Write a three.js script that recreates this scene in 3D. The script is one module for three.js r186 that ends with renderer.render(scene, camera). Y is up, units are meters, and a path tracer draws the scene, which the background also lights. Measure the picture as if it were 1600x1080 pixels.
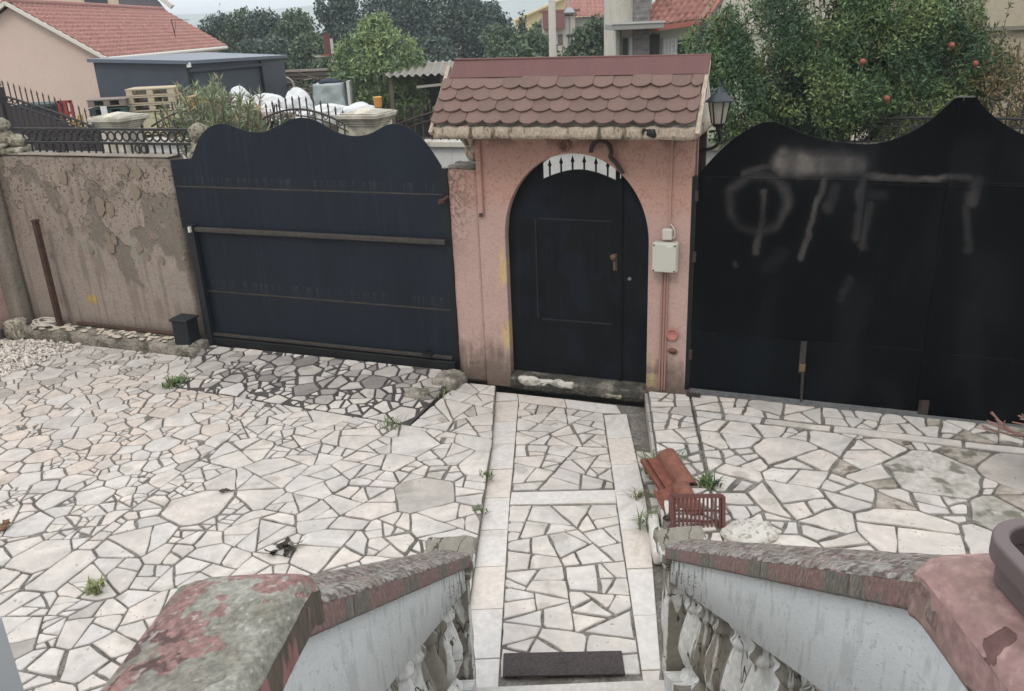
import * as THREE from 'three';
import { mergeGeometries, mergeVertices } from 'three/addons/utils/BufferGeometryUtils.js';
import { RoundedBoxGeometry } from 'three/addons/geometries/RoundedBoxGeometry.js';

// ---------------------------------------------------------------- camera, sky, sun, exposure
const scene = new THREE.Scene();
const camera = new THREE.PerspectiveCamera(44.2, 1600 / 1080, 0.05, 3000);
camera.position.set(0, 3, 0);
camera.rotation.set(THREE.MathUtils.degToRad(-21), 0, THREE.MathUtils.degToRad(-2.4), 'YXZ');
const renderer = new THREE.WebGLRenderer({ antialias: true });
renderer.setSize(1024, 691);
renderer.toneMapping = THREE.LinearToneMapping;
renderer.toneMappingExposure = 1.5;
renderer.shadowMap.enabled = true;

// small deterministic helpers
function rng32(a) { return () => { a |= 0; a = a + 0x6D2B79F5 | 0; let t = Math.imul(a ^ a >>> 15, 1 | a); t = t + Math.imul(t ^ t >>> 7, 61 | t) ^ t; return ((t ^ t >>> 14) >>> 0) / 4294967296; }; }
function hash2(x, y, s) { let h = Math.imul(x, 374761393) + Math.imul(y, 668265263) + Math.imul(s, 1274126177) | 0; h = Math.imul(h ^ h >>> 13, 1274126177); return ((h ^ h >>> 16) >>> 0) / 4294967296; }
function vn(x, y, s = 0, per = 0, perY = per) {                                    // value noise 0..1, optional period
  let xi = Math.floor(x), yi = Math.floor(y); const fx = x - xi, fy = y - yi;
  const u = fx * fx * (3 - 2 * fx), v = fy * fy * (3 - 2 * fy);
  let x1 = xi + 1, y1 = yi + 1;
  if (per) { xi = ((xi % per) + per) % per; x1 = ((x1 % per) + per) % per; yi = ((yi % perY) + perY) % perY; y1 = ((y1 % perY) + perY) % perY; }
  const a = hash2(xi, yi, s), b = hash2(x1, yi, s), c = hash2(xi, y1, s), d = hash2(x1, y1, s);
  return a + (b - a) * u + (c - a) * v + (a - b - c + d) * u * v;
}
function fbm(x, y, s = 0, oct = 4, per = 0, perY = per) { let a = .5, t = 0, n = 0; for (let i = 0; i < oct; i++) { t += a * vn(x, y, s + i * 17, per, perY); n += a; x *= 2; y *= 2; per *= 2; perY *= 2; a *= .5; } return t / n; }
const clamp = (x, a = 0, b = 1) => Math.min(b, Math.max(a, x));
const sst = (a, b, x) => { const t = clamp((x - a) / (b - a)); return t * t * (3 - 2 * t); };
const mix = (a, b, t) => a + (b - a) * t;
const mix3 = (a, b, t) => [mix(a[0], b[0], t), mix(a[1], b[1], t), mix(a[2], b[2], t)];
const mul3 = (a, k) => [a[0] * k, a[1] * k, a[2] * k];

// overcast sky: a soft cloud deck, computed
{
  const w = 512, h = 256, d = new Float32Array(w * h * 4);
  for (let j = 0; j < h; j++) for (let i = 0; i < w; i++) {
    const el = (j + .5) / h * Math.PI - Math.PI / 2, az = i / w * Math.PI * 2;
    let c;
    if (el > 0) {
      const k = Math.sin(el), r = 1 / (k + .18);
      const cl = fbm(Math.cos(az) * r * 1.3 + 9, Math.sin(az) * r * 1.3 + 5, 3, 5);
      const L = mix(.80, 1.24, Math.pow(k, .7)) * mix(.80, 1.16, cl);
      c = [L * .965, L * .99, L * 1.03];
    } else c = [.30, .29, .27];
    const o = (j * w + i) * 4; d[o] = c[0]; d[o + 1] = c[1]; d[o + 2] = c[2]; d[o + 3] = 1;
  }
  const t = new THREE.DataTexture(d, w, h, THREE.RGBAFormat, THREE.FloatType);
  t.mapping = THREE.EquirectangularReflectionMapping; t.magFilter = t.minFilter = THREE.LinearFilter; t.needsUpdate = true;
  scene.background = t; scene.environment = t;
}
const sun = new THREE.DirectionalLight(0xfff3e4, 0.7);
sun.position.set(-6, 22, 9); sun.target.position.set(0, 0, -7); sun.castShadow = true; sun.shadow.radius = 30;
Object.assign(sun.shadow.camera, { left: -25, right: 25, top: 30, bottom: -30, near: 1, far: 90 });
scene.add(sun, sun.target);
scene.fog = new THREE.FogExp2(0xd2dce2, 0.0015);

// ---------------------------------------------------------------- naming helpers
const used = {};
function numbered(n) { if (!(n in used)) { used[n] = 0; return n; } used[n]++; return n + '_' + String(used[n]).padStart(3, '0'); }
function tag(o, label, category, group) { o.userData.label = label; if (category) o.userData.category = category; if (group) o.userData.group = group; return o; }
function top(o, name, label, category, group) { o.name = numbered(name); scene.add(o); tag(o, label, category, group); return o; }
function thing(name, label, category, p = [0, 0, 0], turn = 0, group) { const o = new THREE.Group(); o.position.set(...p); o.rotation.y = turn; return top(o, name, label, category, group); }
function struct(name, geo, m) { const o = new THREE.Mesh(geo, m); o.name = name; o.userData.kind = 'structure'; shadow(o); scene.add(o); return o; }
function shadow(o) { o.castShadow = o.receiveShadow = true; return o; }
function part(parent, name, geo, m, label) { const o = shadow(new THREE.Mesh(geo, m)); o.name = name; parent.add(o); if (label) o.userData.label = label; return o; }
function copyOf(root, label, p, turn) { const r = root.clone(); r.name = numbered(root.name.replace(/_\d+$/, '')); r.userData = { ...root.userData, label }; r.position.set(...p); r.rotation.y = turn; scene.add(r); return r; }

// wall frame: s runs along the street wall, f towards the courtyard
const TH = -0.3629, WO = new THREE.Vector3(-2.947, 0, -7.936), WX = [Math.cos(TH), -Math.sin(TH)], WZ = [Math.sin(TH), Math.cos(TH)];
const wp = (s, y, f) => [WO.x + WX[0] * s + WZ[0] * f, y, WO.z + WX[1] * s + WZ[1] * f];

// geometry helpers
const box = (w, h, d, x = 0, y = 0, z = 0) => { const g = new THREE.BoxGeometry(w, h, d); g.translate(x, y, z); return g; };
const rbox = (w, h, d, r, x = 0, y = 0, z = 0, seg = 2) => { const g = new RoundedBoxGeometry(w, h, d, seg, r); g.translate(x, y, z); return g; };
const V = (a) => new THREE.Vector3(...a);
function rod(a, b, r, r2 = r, n = 8) { const A = V(a), B = V(b), l = A.distanceTo(B); const g = new THREE.CylinderGeometry(r2, r, l, n); g.translate(0, l / 2, 0); g.applyQuaternion(new THREE.Quaternion().setFromUnitVectors(new THREE.Vector3(0, 1, 0), B.clone().sub(A).normalize())); g.translate(A.x, A.y, A.z); return g; }
function bar(a, b, w, d) { const A = V(a), B = V(b), l = A.distanceTo(B); const g = new THREE.BoxGeometry(w, l, d); g.translate(0, l / 2, 0); g.applyQuaternion(new THREE.Quaternion().setFromUnitVectors(new THREE.Vector3(0, 1, 0), B.clone().sub(A).normalize())); g.translate(A.x, A.y, A.z); return g; }
function tube(pts, r, n = 24, rs = 7, closed = false) { return new THREE.TubeGeometry(new THREE.CatmullRomCurve3(pts.map(V), closed), n, r, rs, closed); }
function merge(list) { return mergeGeometries(list.map(g => { const q = g.index ? g.toNonIndexed() : g; for (const k of Object.keys(q.attributes)) if (!['position', 'normal', 'uv'].includes(k)) q.deleteAttribute(k); return q; })); }
function metric(g, scale = 1) {                                        // box-projected uv in metres / scale
  g = g.index ? g.toNonIndexed() : g; const p = g.attributes.position, n = p.count, uv = new Float32Array(n * 2);
  const a = new THREE.Vector3(), b = new THREE.Vector3(), c = new THREE.Vector3();
  for (let i = 0; i < n; i += 3) {
    a.fromBufferAttribute(p, i); b.fromBufferAttribute(p, i + 1); c.fromBufferAttribute(p, i + 2);
    const nx = (b.y - a.y) * (c.z - a.z) - (b.z - a.z) * (c.y - a.y), ny = (b.z - a.z) * (c.x - a.x) - (b.x - a.x) * (c.z - a.z), nz = (b.x - a.x) * (c.y - a.y) - (b.y - a.y) * (c.x - a.x);
    const ax = Math.abs(nx), ay = Math.abs(ny), az = Math.abs(nz);
    [a, b, c].forEach((q, k) => { const t = ax > ay && ax > az ? [q.z, q.y] : ay > az ? [q.x, q.z] : [q.x, q.y]; uv[(i + k) * 2] = t[0] / scale; uv[(i + k) * 2 + 1] = t[1] / scale; });
  }
  g.setAttribute('uv', new THREE.BufferAttribute(uv, 2)); return g;
}
function planarUV(g, x0, y0, w, h) { const p = g.attributes.position, uv = new Float32Array(p.count * 2); for (let i = 0; i < p.count; i++) { uv[i * 2] = (p.getX(i) - x0) / w; uv[i * 2 + 1] = (p.getY(i) - y0) / h; } g.setAttribute('uv', new THREE.BufferAttribute(uv, 2)); return g; }
function rough(g, amp, freq, seed = 1) {                               // lumpy displacement along normals (welded)
  g.deleteAttribute('uv'); g.deleteAttribute('normal'); g = mergeVertices(g, 1e-4); g.computeVertexNormals();
  const p = g.attributes.position, n = g.attributes.normal;
  for (let i = 0; i < p.count; i++) {
    const x = p.getX(i) * freq, y = p.getY(i) * freq, z = p.getZ(i) * freq;
    const d = (fbm(x + z * .71 + 40, y - z * .53 + 40, seed, 4) - .5) * 2 * amp;
    p.setXYZ(i, p.getX(i) + n.getX(i) * d, p.getY(i) + n.getY(i) * d, p.getZ(i) + n.getZ(i) * d);
  }
  g.computeVertexNormals(); return g;
}
function roughBox(w, h, d, seg, amp, freq, seed, x = 0, y = 0, z = 0, r = .015) {
  const sx = Math.max(1, Math.round(w / seg)), sy = Math.max(1, Math.round(h / seg)), sz = Math.max(1, Math.round(d / seg));
  let g = new THREE.BoxGeometry(w, h, d, sx, sy, sz); const p = g.attributes.position;
  for (let i = 0; i < p.count; i++) {                                  // soften the arrises
    const c = [p.getX(i), p.getY(i), p.getZ(i)], hh = [w / 2, h / 2, d / 2]; let e = 0;
    for (let k = 0; k < 3; k++) if (Math.abs(Math.abs(c[k]) - hh[k]) < 1e-5) e++;
    if (e > 1) for (let k = 0; k < 3; k++) if (Math.abs(Math.abs(c[k]) - hh[k]) < 1e-5) c[k] -= Math.sign(c[k]) * r * (e === 3 ? .5 : .35);
    p.setXYZ(i, ...c);
  }
  g.translate(x, y, z); g = rough(g, amp, freq, seed); return metric(g);
}

// texture helpers
function tex(w, h, fn, { srgb = true, rep = null } = {}) {
  const d = new Uint8Array(w * h * 4);
  for (let j = 0; j < h; j++) for (let i = 0; i < w; i++) { const c = fn((i + .5) / w, (j + .5) / h), o = (j * w + i) * 4; d[o] = clamp(c[0], 0, 255); d[o + 1] = clamp(c[1], 0, 255); d[o + 2] = clamp(c[2], 0, 255); d[o + 3] = 255; }
  const t = new THREE.DataTexture(d, w, h); t.wrapS = t.wrapT = THREE.RepeatWrapping; t.magFilter = THREE.LinearFilter; t.minFilter = THREE.LinearMipmapLinearFilter; t.generateMipmaps = true;
  if (srgb) t.colorSpace = THREE.SRGBColorSpace; if (rep) t.repeat.set(...rep); t.needsUpdate = true; return t;
}
function pair(w, h, fn, rep) {                                         // one pass: fn -> [r,g,b,height 0..1]
  const hh = new Float32Array(w * h); let k = 0;
  const map = tex(w, h, (u, v) => { const c = fn(u, v); hh[k++] = c[3]; return c; }, { rep }); k = 0;
  const bump = tex(w, h, () => { const q = hh[k++] * 255; return [q, q, q]; }, { srgb: false, rep });
  return { map, bump };
}
const std = (o) => new THREE.MeshStandardMaterial({ roughness: .9, metalness: 0, side: THREE.DoubleSide, ...o });
const S = (r, g, b) => new THREE.Color().setRGB(r / 255, g / 255, b / 255, THREE.SRGBColorSpace);
function weathered(w, h, fn, bumpScale, o = {}) { const { map, bump } = pair(w, h, fn); return std({ map, bumpMap: bump, bumpScale, ...o }); }
const M = {};
// travertine: tileable, one tile = 1.5 m
{
  const t = pair(1024, 1024, (u, v) => {
    const a = fbm(u * 6, v * 6, 11, 5, 6, 6), b = fbm(u * 40, v * 40, 21, 3, 40, 40), c = fbm(u * 4, v * 28, 31, 4, 4, 28), pit = fbm(u * 90, v * 90, 41, 2, 90, 90);
    let k = .90 + (a - .5) * .16 + (b - .5) * .10 + (c - .5) * .10, col = mix3([211, 206, 201], [213, 207, 200], sst(.35, .7, a));
    const st = sst(.60, .78, fbm(u * 9 + 3, v * 9, 51, 4, 9, 9)); col = mix3(col, [168, 163, 153], st * .5);
    const p = sst(.74, .82, pit) * sst(.55, .7, b); col = mix3(col, [130, 124, 116], p * .5);
    return [...mul3(col, k), .6 + (b - .5) * .4 - p * .5];
  });
  M.stoneMap = t.map; M.stoneBump = t.bump;
  const mk = (r, g, b) => std({ map: t.map, bumpMap: t.bump, bumpScale: .004, roughness: .82, color: S(r, g, b) });
  M.stoneV = std({ map: t.map, bumpMap: t.bump, bumpScale: .004, roughness: .82, vertexColors: true });
  M.stone = [mk(255, 255, 255), mk(253, 252, 250), mk(254, 252, 249), mk(250, 250, 249), mk(253, 250, 247), mk(247, 246, 244)];
  M.stoneDirty = [mk(234, 232, 229), mk(224, 222, 219), mk(240, 238, 235), mk(214, 212, 208), mk(245, 243, 241)];
  M.stoneDark = [mk(206, 203, 202), mk(190, 187, 187), mk(222, 220, 218), mk(174, 171, 171), mk(238, 236, 234)];
  M.stonePeach = [mk(254, 245, 237), mk(254, 247, 241), mk(251, 244, 237)];
  const m = pair(1024, 1024, (u, v) => {
    const a = fbm(u * 5, v * 5, 61, 5, 5, 5), b = fbm(u * 50, v * 50, 71, 3, 50, 50), k = .86 + (b - .5) * .25;
    let col = mix3([204, 199, 191], [168, 164, 152], sst(.45, .7, a)); col = mix3(col, [108, 106, 94], sst(.6, .75, fbm(u * 16, v * 16, 81, 4, 16, 16)) * .7);
    return [...mul3(col, k), .5 + (b - .5) * .5];
  });
  M.stoneMossy = [std({ map: m.map, bumpMap: m.bump, bumpScale: .005 }), std({ map: m.map, bumpMap: m.bump, bumpScale: .005, color: S(232, 226, 220) })];
}
M.mortar = weathered(1024, 1024, (u, v) => { const a = fbm(u * 8, v * 8, 5, 4, 8, 8), b = fbm(u * 70, v * 70, 6, 3, 70, 70), k = .8 + a * .3 + (b - .5) * .5; const c = mix3([122, 118, 112], [88, 84, 78], sst(.45, .7, a)); return [...mul3(c, k), b]; }, .006);
M.mortarDark = weathered(512, 512, (u, v) => { const a = fbm(u * 8, v * 8, 7, 4, 8, 8), b = fbm(u * 60, v * 60, 8, 3, 60, 60); return [...mul3([76, 72, 70], .7 + a * .4 + (b - .5) * .5), b]; }, .006);
M.slab = weathered(1024, 1024, (u, v) => { const a = fbm(u * 5, v * 5, 15, 5, 5, 5), b = fbm(u * 60, v * 60, 16, 3, 60, 60), c = fbm(u * 3, v * 20, 17, 4, 3, 20); let col = mix3([211, 207, 202], [205, 200, 194], a); col = mix3(col, [176, 167, 156], sst(.6, .75, c) * .35); return [...mul3(col, .95 + (b - .5) * .12), b]; }, .002, { roughness: .7 });
M.slab2 = std({ map: M.slab.map, bumpMap: M.slab.bumpMap, bumpScale: .002, roughness: .7, color: S(254, 249, 244) });
M.concrete = weathered(1024, 1024, (u, v) => { const a = fbm(u * 6, v * 6, 25, 5, 6, 6), b = fbm(u * 50, v * 50, 26, 4, 50, 50); let col = mix3([142, 136, 126], [96, 92, 82], sst(.35, .65, a)); col = mix3(col, [78, 80, 62], sst(.58, .72, fbm(u * 11, v * 11, 27, 4, 11, 11)) * .7); return [...mul3(col, .75 + b * .5), b]; }, .012);
M.concreteDark = weathered(512, 512, (u, v) => { const a = fbm(u * 6, v * 6, 35, 5, 6, 6), b = fbm(u * 50, v * 50, 36, 4, 50, 50); return [...mul3(mix3([112, 106, 98], [62, 60, 54], sst(.35, .62, a)), .7 + b * .6), b]; }, .012);
// flaking white paint on the balustrade (1 tile = 1 m)
M.whiteFlake = weathered(1024, 1024, (u, v) => {
  const a = fbm(u * 5, v * 4, 45, 5, 5, 4), c = fbm(u * 34, v * 7, 46, 4, 34, 7), b = fbm(u * 60, v * 60, 47, 3, 60, 60), e = Math.abs(fbm(u * 14, v * 6, 48, 4, 14, 6) - .5);
  let col = mix3([216, 216, 212], [190, 189, 180], sst(.4, .7, a)); let hgt = .8;
  const bare = sst(.50, .56, a * .6 + c * .4); col = mix3(col, [122, 116, 104], bare * .85); hgt -= bare * .5;
  const cr = 1 - sst(.004, .022, e); col = mix3(col, [52, 48, 42], cr * .85 * sst(.35, .5, c)); hgt -= cr * .4;
  return [...mul3(col, .94 + (b - .5) * .2), hgt];
}, .006);
// white beam: mostly clean, vertical dark runs near one end
M.whiteBeam = weathered(1024, 512, (u, v) => {
  const a = fbm(u * 6, v * 3, 55, 5), run = fbm(u * 90, v * 5, 56, 4), b = fbm(u * 120, v * 60, 57, 3), w = sst(.36, .1, u) * .7 + .12;
  let col = mix3([222, 226, 227], [210, 215, 214], a); const d = sst(.58, .7, run) * w; col = mix3(col, [96, 90, 80], d); const sp = sst(.70, .76, b) * w * 1.2; col = mix3(col, [70, 64, 56], clamp(sp));
  return [...mul3(col, .97 + (b - .5) * .08), .6 - d * .3 - sp * .3];
}, .004, { roughness: .75 });
// pink paint flaking off a concrete handrail (1 tile = 1 m)
M.railTop = weathered(1024, 1024, (u, v) => {
  const a = fbm(u * 3, v * 3, 65, 6, 3), c = fbm(u * 7, v * 7, 66, 5, 7), b = fbm(u * 110, v * 110, 67, 3, 110), d = fbm(u * 44, v * 44, 68, 4, 44), g = fbm(u * 4 + 2, v * 4, 62, 5, 4);
  let col = mix3([156, 154, 144], [134, 131, 117], sst(.38, .62, c)), h = .4;
  const pk = sst(.440, .456, a * .82 + d * .18); col = mix3(col, mix3([158, 122, 116], [140, 108, 103], d), pk * .95); h += pk * .22;
  const lich = sst(.52, .60, c * .35 + d * .65) * sst(.45, .55, a); col = mix3(col, [92, 72, 69], lich * .85); h += lich * .1;
  const sm = sst(.56, .57, g); col = mix3(col, mix3([146, 145, 134], [132, 130, 118], c), sm * .9); h -= sm * .2;
  const wh = sst(.70, .76, fbm(u * 60, v * 60, 69, 3, 60)); col = mix3(col, [196, 192, 186], wh * .55);
  return [...mul3(col, .9 + (b - .5) * .42), h + (b - .5) * .35];
}, .007);
M.railSlope = weathered(1024, 1024, (u, v) => {                          // u along the rail, v round it
  const a = fbm(u * 3, v * 4, 261, 5, 3, 4), b = fbm(u * 100, v * 100, 262, 3, 100), d = fbm(u * 40, v * 60, 263, 4, 40, 60), l = fbm(u * 10, v * 90, 264, 4, 10, 90), c = fbm(u * 12, v * 14, 265, 5, 12, 14);
  let col = mix3([158, 152, 145], [128, 122, 113], sst(.35, .65, c)), h = .4;
  col = mix3(col, [146, 116, 111], sst(.53, .57, a * .6 + d * .4) * .7);
  const dk = sst(.49, .60, l * .45 + d * .55); col = mix3(col, [82, 73, 69], dk * .8); h += dk * .15;
  const wh = sst(.60, .68, l * .5 + c * .5); col = mix3(col, [190, 185, 178], wh * .6);
  return [...mul3(col, .9 + (b - .5) * .5), h + (b - .5) * .4];
}, .008);
M.railPink = weathered(1024, 1024, (u, v) => {
  const a = fbm(u * 4, v * 4, 75, 5, 4, 4), b = fbm(u * 60, v * 60, 76, 3, 60, 60), d = fbm(u * 20, v * 20, 77, 4, 20, 20);
  let col = mix3([164, 130, 126], [150, 120, 116], a); const st = sst(.52, .7, a * .6 + d * .4); col = mix3(col, [120, 104, 92], st * .6); const sm = sst(.42, .75, fbm(u * 3, v * 9, 79, 5, 3, 9)); col = mix3(col, [136, 118, 104], sm * .75); const fl = sst(.60, .66, fbm(u * 46, v * 46, 74, 4, 46, 46)); col = mix3(col, [180, 154, 148], fl * .35); const ch = sst(.655, .675, fbm(u * 15, v * 15, 78, 5, 15, 15)); col = mix3(col, [96, 68, 64], ch * .8); const cr = 1 - sst(.003, .012, Math.abs(fbm(u * 5, v * 5, 73, 5, 5, 5) - .5)); col = mix3(col, [104, 84, 78], cr * .5);
  return [...mul3(col, .96 + (b - .5) * .34), .6 - ch * .5 + (b - .5) * .4];
}, .006, { roughness: .85 });
M.railEdge = weathered(1024, 512, (u, v) => {
  const a = fbm(u * 6, v * 3, 85, 5, 6, 3), c = fbm(u * 40, v * 5, 86, 4, 40, 5), b = fbm(u * 110, v * 50, 87, 3, 110, 50), d = fbm(u * 18, v * 9, 88, 4, 18, 9);
  let col = mix3([148, 118, 112], [132, 108, 102], d); col = mix3(col, mix3([128, 125, 116], [112, 108, 98], d), sst(.53, .56, a * .75 + d * .25) * .95);
  col = mix3(col, [86, 72, 66], sst(.52, .68, c * .6 + d * .4) * .6); col = mix3(col, [186, 178, 170], sst(.66, .72, c) * .4);
  return [...mul3(col, .93 + (b - .5) * .3), b];
}, .005);
// metals
M.gateBlue = weathered(1024, 1024, (u, v) => {
  const x = u * 3, y = v * 2.2, a = fbm(x * 2.5, y * 1.2, 95, 4), st = fbm(x * 30, y * 1.4, 96, 4), b = fbm(x * 60, y * 60, 97, 3);
  let col = mix3([36, 44, 54], [26, 33, 43], a); let k = .9 + (b - .5) * .12;
  for (const yy of [0.655, 1.645]) { const e = (yy - y); if (e > -.012 && e < .28) { const run = sst(.5, .68, fbm(x * 45, 3 + yy, 98, 3)) * Math.exp(-Math.max(0, e) * 16); col = mix3(col, [112, 100, 92], run * .32); } }
  col = mix3(col, [70, 80, 86], sst(.55, .8, st) * .22 * sst(.3, .8, a + .1)); col = mix3(col, [30, 34, 40], sst(.5, .3, st) * .15);
  
  return [...mul3(col, k), fbm(x * 1.6, y * 1.8, 94, 3) * .9 + b * .1];
}, .0015);
{ const o = M.gateBlue; M.gateBlue = new THREE.MeshPhysicalMaterial({ map: o.map, bumpMap: o.bumpMap, bumpScale: .014, roughness: .46, specularIntensity: .4, side: THREE.DoubleSide }); }
// black gate with grey patches sprayed over old graffiti; texture covers s 4.6..8.0, y 0.1..2.5
{
  const seg = (px, py, ax, ay, bx, by) => { const dx = bx - ax, dy = by - ay, t = clamp(((px - ax) * dx + (py - ay) * dy) / (dx * dx + dy * dy)); return Math.hypot(px - ax - dx * t, py - ay - dy * t); };
  const strokes = [[5.26, 2.03, 5.27, 1.92, .05, 1], [5.26, 1.97, 5.74, 1.965, .075, 1.15], [5.30, 1.93, 5.62, 1.92, .05, .8], [5.00, 1.90, 5.2, 1.95, .02, .55], [5.145, 1.76, 5.12, 1.30, .024, .62], [5.55, 1.86, 5.44, 1.28, .022, .7], [5.62, 1.80, 5.60, 1.65, .03, .45],
    [5.80, 1.88, 5.79, 1.45, .028, .62], [5.865, 1.70, 5.84, 1.40, .032, .5], [5.80, 1.885, 6.46, 1.885, .022, .75], [6.50, 1.87, 6.50, 1.72, .035, .6], [6.47, 1.7, 6.52, 1.4, .025, .4], [5.78, 1.15, 5.74, .98, .025, .35], [4.97, 1.21, 4.98, 1.2, .02, .45], [6.66, 1.25, 6.7, 1.0, .14, .14], [5.86, 1.78, 5.95, 1.76, .03, .3], [5.30, 1.3, 5.22, 1.2, .05, .2]];
  M.gateBlack = weathered(1360, 960, (u, v) => {
    const x = 4.6 + u * 3.4, y = .1 + v * 2.4, b = fbm(x * 60, y * 60, 105, 3), a = fbm(x * 2.2, y * 2.2, 106, 4), n = fbm(x * 9, y * 9, 107, 4), st = fbm(x * 34, y * 1.6, 108, 4);
    let col = mix3([7, 8, 10], [13, 15, 18], a); let g = 0;
    const wx = x + (n - .5) * .05, wy = y + (fbm(x * 8 + 4, y * 8, 109, 3) - .5) * .05;
    for (const q of strokes) g = Math.max(g, q[5] * sst(q[4] * 1.9, q[4] * .3, seg(wx, wy, ...q)));
    for (const q of strokes) g = Math.max(g, q[5] * .26 * sst(q[4] * 3.4, 0, seg(wx, wy, ...q)) * mix(.3, 1.2, n));
    const ring = Math.abs(Math.hypot((wx - 5.11) / .20, (wy - 1.68) / .2) - 1) * .2; g = Math.max(g, .62 * sst(.07, .0, ring) * mix(.45, 1.1, fbm(x * 6, y * 6, 113, 3) * 1.3));
    col = mix3(col, [112, 107, 102], clamp(g * mix(.7, 1.1, n)) * .95);
    for (const yy of [0.64, 1.86]) { const e = Math.abs(y - yy); col = mix3(col, [70, 66, 62], sst(.008, .002, e) * .35 * sst(.4, .6, fbm(x * 12, yy, 110, 3))); if (yy - y > 0 && yy - y < .2) col = mix3(col, [60, 58, 54], sst(.55, .7, st) * .25 * Math.exp(-(yy - y) * 14)); }
    col = mix3(col, [34, 36, 40], sst(.5, .75, fbm(x * 5, y * 1.5, 111, 4)) * .45); col = mix3(col, [3, 3, 4], sst(.55, .75, fbm(x * 2 + 8, y * 1.3, 112, 3)) * .6);
    const dn = fbm(x * 1.7, y * 1.7, 114, 3);
    if (y < .64) col = mix3(col, [20, 27, 32], .5 * sst(.9, .3, Math.abs(x - 5.2)));
    return [...mul3(col, .92 + (b - .5) * .16), dn * .9 + b * .1];
  }, .01, { roughness: .62 });
  { const o = M.gateBlack; M.gateBlack = new THREE.MeshPhysicalMaterial({ map: o.map, bumpMap: o.bumpMap, bumpScale: .012, roughness: .5, specularIntensity: .14, side: THREE.DoubleSide }); }
}
M.doorPaint = weathered(1024, 1024, (u, v) => {
  const x = u * 1.3, y = v * 2.1, b = fbm(x * 60, y * 60, 115, 3), a = fbm(x * 4, y * 3, 116, 4), p = Math.floor(x * 6.5 + fbm(x * 3, y * 3, 118, 2)) * 7 + Math.floor(y * 4.2 + fbm(x * 2, y * 5, 119, 2) * .6), q = hash2(p, 3, 4);
  let col = mix3([16, 18, 22], [25, 29, 33], a); col = mix3(col, q > .6 ? [34, 39, 52] : [26, 30, 30], .5 * sst(.35, .6, fbm(x * 7, y * 5, 117, 3)));
  const run = sst(.6, .75, fbm(x * 40, y * 1.8, 120, 3)); col = mix3(col, [60, 64, 66], run * .14);
  return [...mul3(col, .92 + (b - .5) * .16), b];
}, .0015, { roughness: .6, metalness: .1 });
{ const o = M.doorPaint; M.doorPaint = new THREE.MeshPhysicalMaterial({ map: o.map, bumpMap: o.bumpMap, bumpScale: .0015, roughness: .6, specularIntensity: .2, side: THREE.DoubleSide }); }
M.ironDark = std({ color: S(44, 42, 42), roughness: .6, metalness: .3 });
M.ironGate = std({ color: S(30, 34, 40), roughness: .55, metalness: .2 });
M.ironBlack = std({ color: S(16, 18, 20), roughness: .55, metalness: .2 });
M.ironBrown = std({ color: S(62, 52, 48), roughness: .75, metalness: .15 });
M.rust = weathered(256, 512, (u, v) => { const a = fbm(u * 6, v * 14, 125, 4), b = fbm(u * 40, v * 60, 126, 3); return [...mul3(mix3([84, 58, 46], [58, 44, 40], a), .8 + b * .4), b]; }, .003);
M.railSteel = weathered(512, 256, (u, v) => { const a = fbm(u * 20, v * 6, 127, 4), b = fbm(u * 90, v * 40, 128, 3); return [...mul3(mix3([76, 70, 64], [52, 50, 50], a), .8 + b * .4), b]; }, .002, { roughness: .6, metalness: .25 });
// plaster of the peeling wall: covers s -2.5..0.1, y 0..2
M.peel = weathered(1300, 1000, (u, v) => {
  const x = u * 2.6 - 2.5, y = v * 2, a = fbm(x * 3.2, y * 3.2, 135, 5), c = fbm(x * 9, y * 9, 136, 4), b = fbm(x * 45, y * 45, 137, 4), st = fbm(x * 22, y * 2.4, 138, 4);
  let col = mix3([168, 156, 146], [156, 145, 135], a), h = .7;
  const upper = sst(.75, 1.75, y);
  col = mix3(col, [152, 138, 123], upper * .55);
  const zone = sst(.35, .95, y) * (.55 + .45 * sst(-2.2, -1.2, x));
  const e = fbm(x * 4.2 + 7, y * 3.4, 139, 5) + .10 * upper - (1 - zone) * .3; const bare = sst(.588, .622, e);
  const rim = sst(.555, .60, e) * (1 - bare); col = mix3(col, [112, 96, 82], rim * .45);
  col = mix3(col, mix3([132, 124, 113], [116, 110, 99], c), bare * .92); h -= bare * .45;
  const gr = sst(.62, .68, fbm(x * 4 + 3, y * 4 + 9, 140, 4)) * sst(.5, .25, Math.hypot((x + .95) / 1, (y - .95) / .55) - .35); col = mix3(col, [146, 147, 132], gr * .75);
  const yl = sst(.13, .05, Math.hypot((x + 1.42) * .8, (y - .47) * 1.5)) * sst(.42, .5, c); col = mix3(col, [196, 166, 92], yl * .85);
  const sp = sst(.60, .68, b) * (.35 + .65 * upper); col = mix3(col, [78, 68, 60], sp * .7); h -= sp * .3;
  col = mix3(col, [120, 104, 94], sst(.52, .72, st) * .45);
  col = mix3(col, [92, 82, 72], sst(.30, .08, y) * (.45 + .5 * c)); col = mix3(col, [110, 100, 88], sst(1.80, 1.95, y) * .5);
  return [...mul3(col, .92 + (b - .5) * .22), h + (b - .5) * .4];
}, .014);
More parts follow.
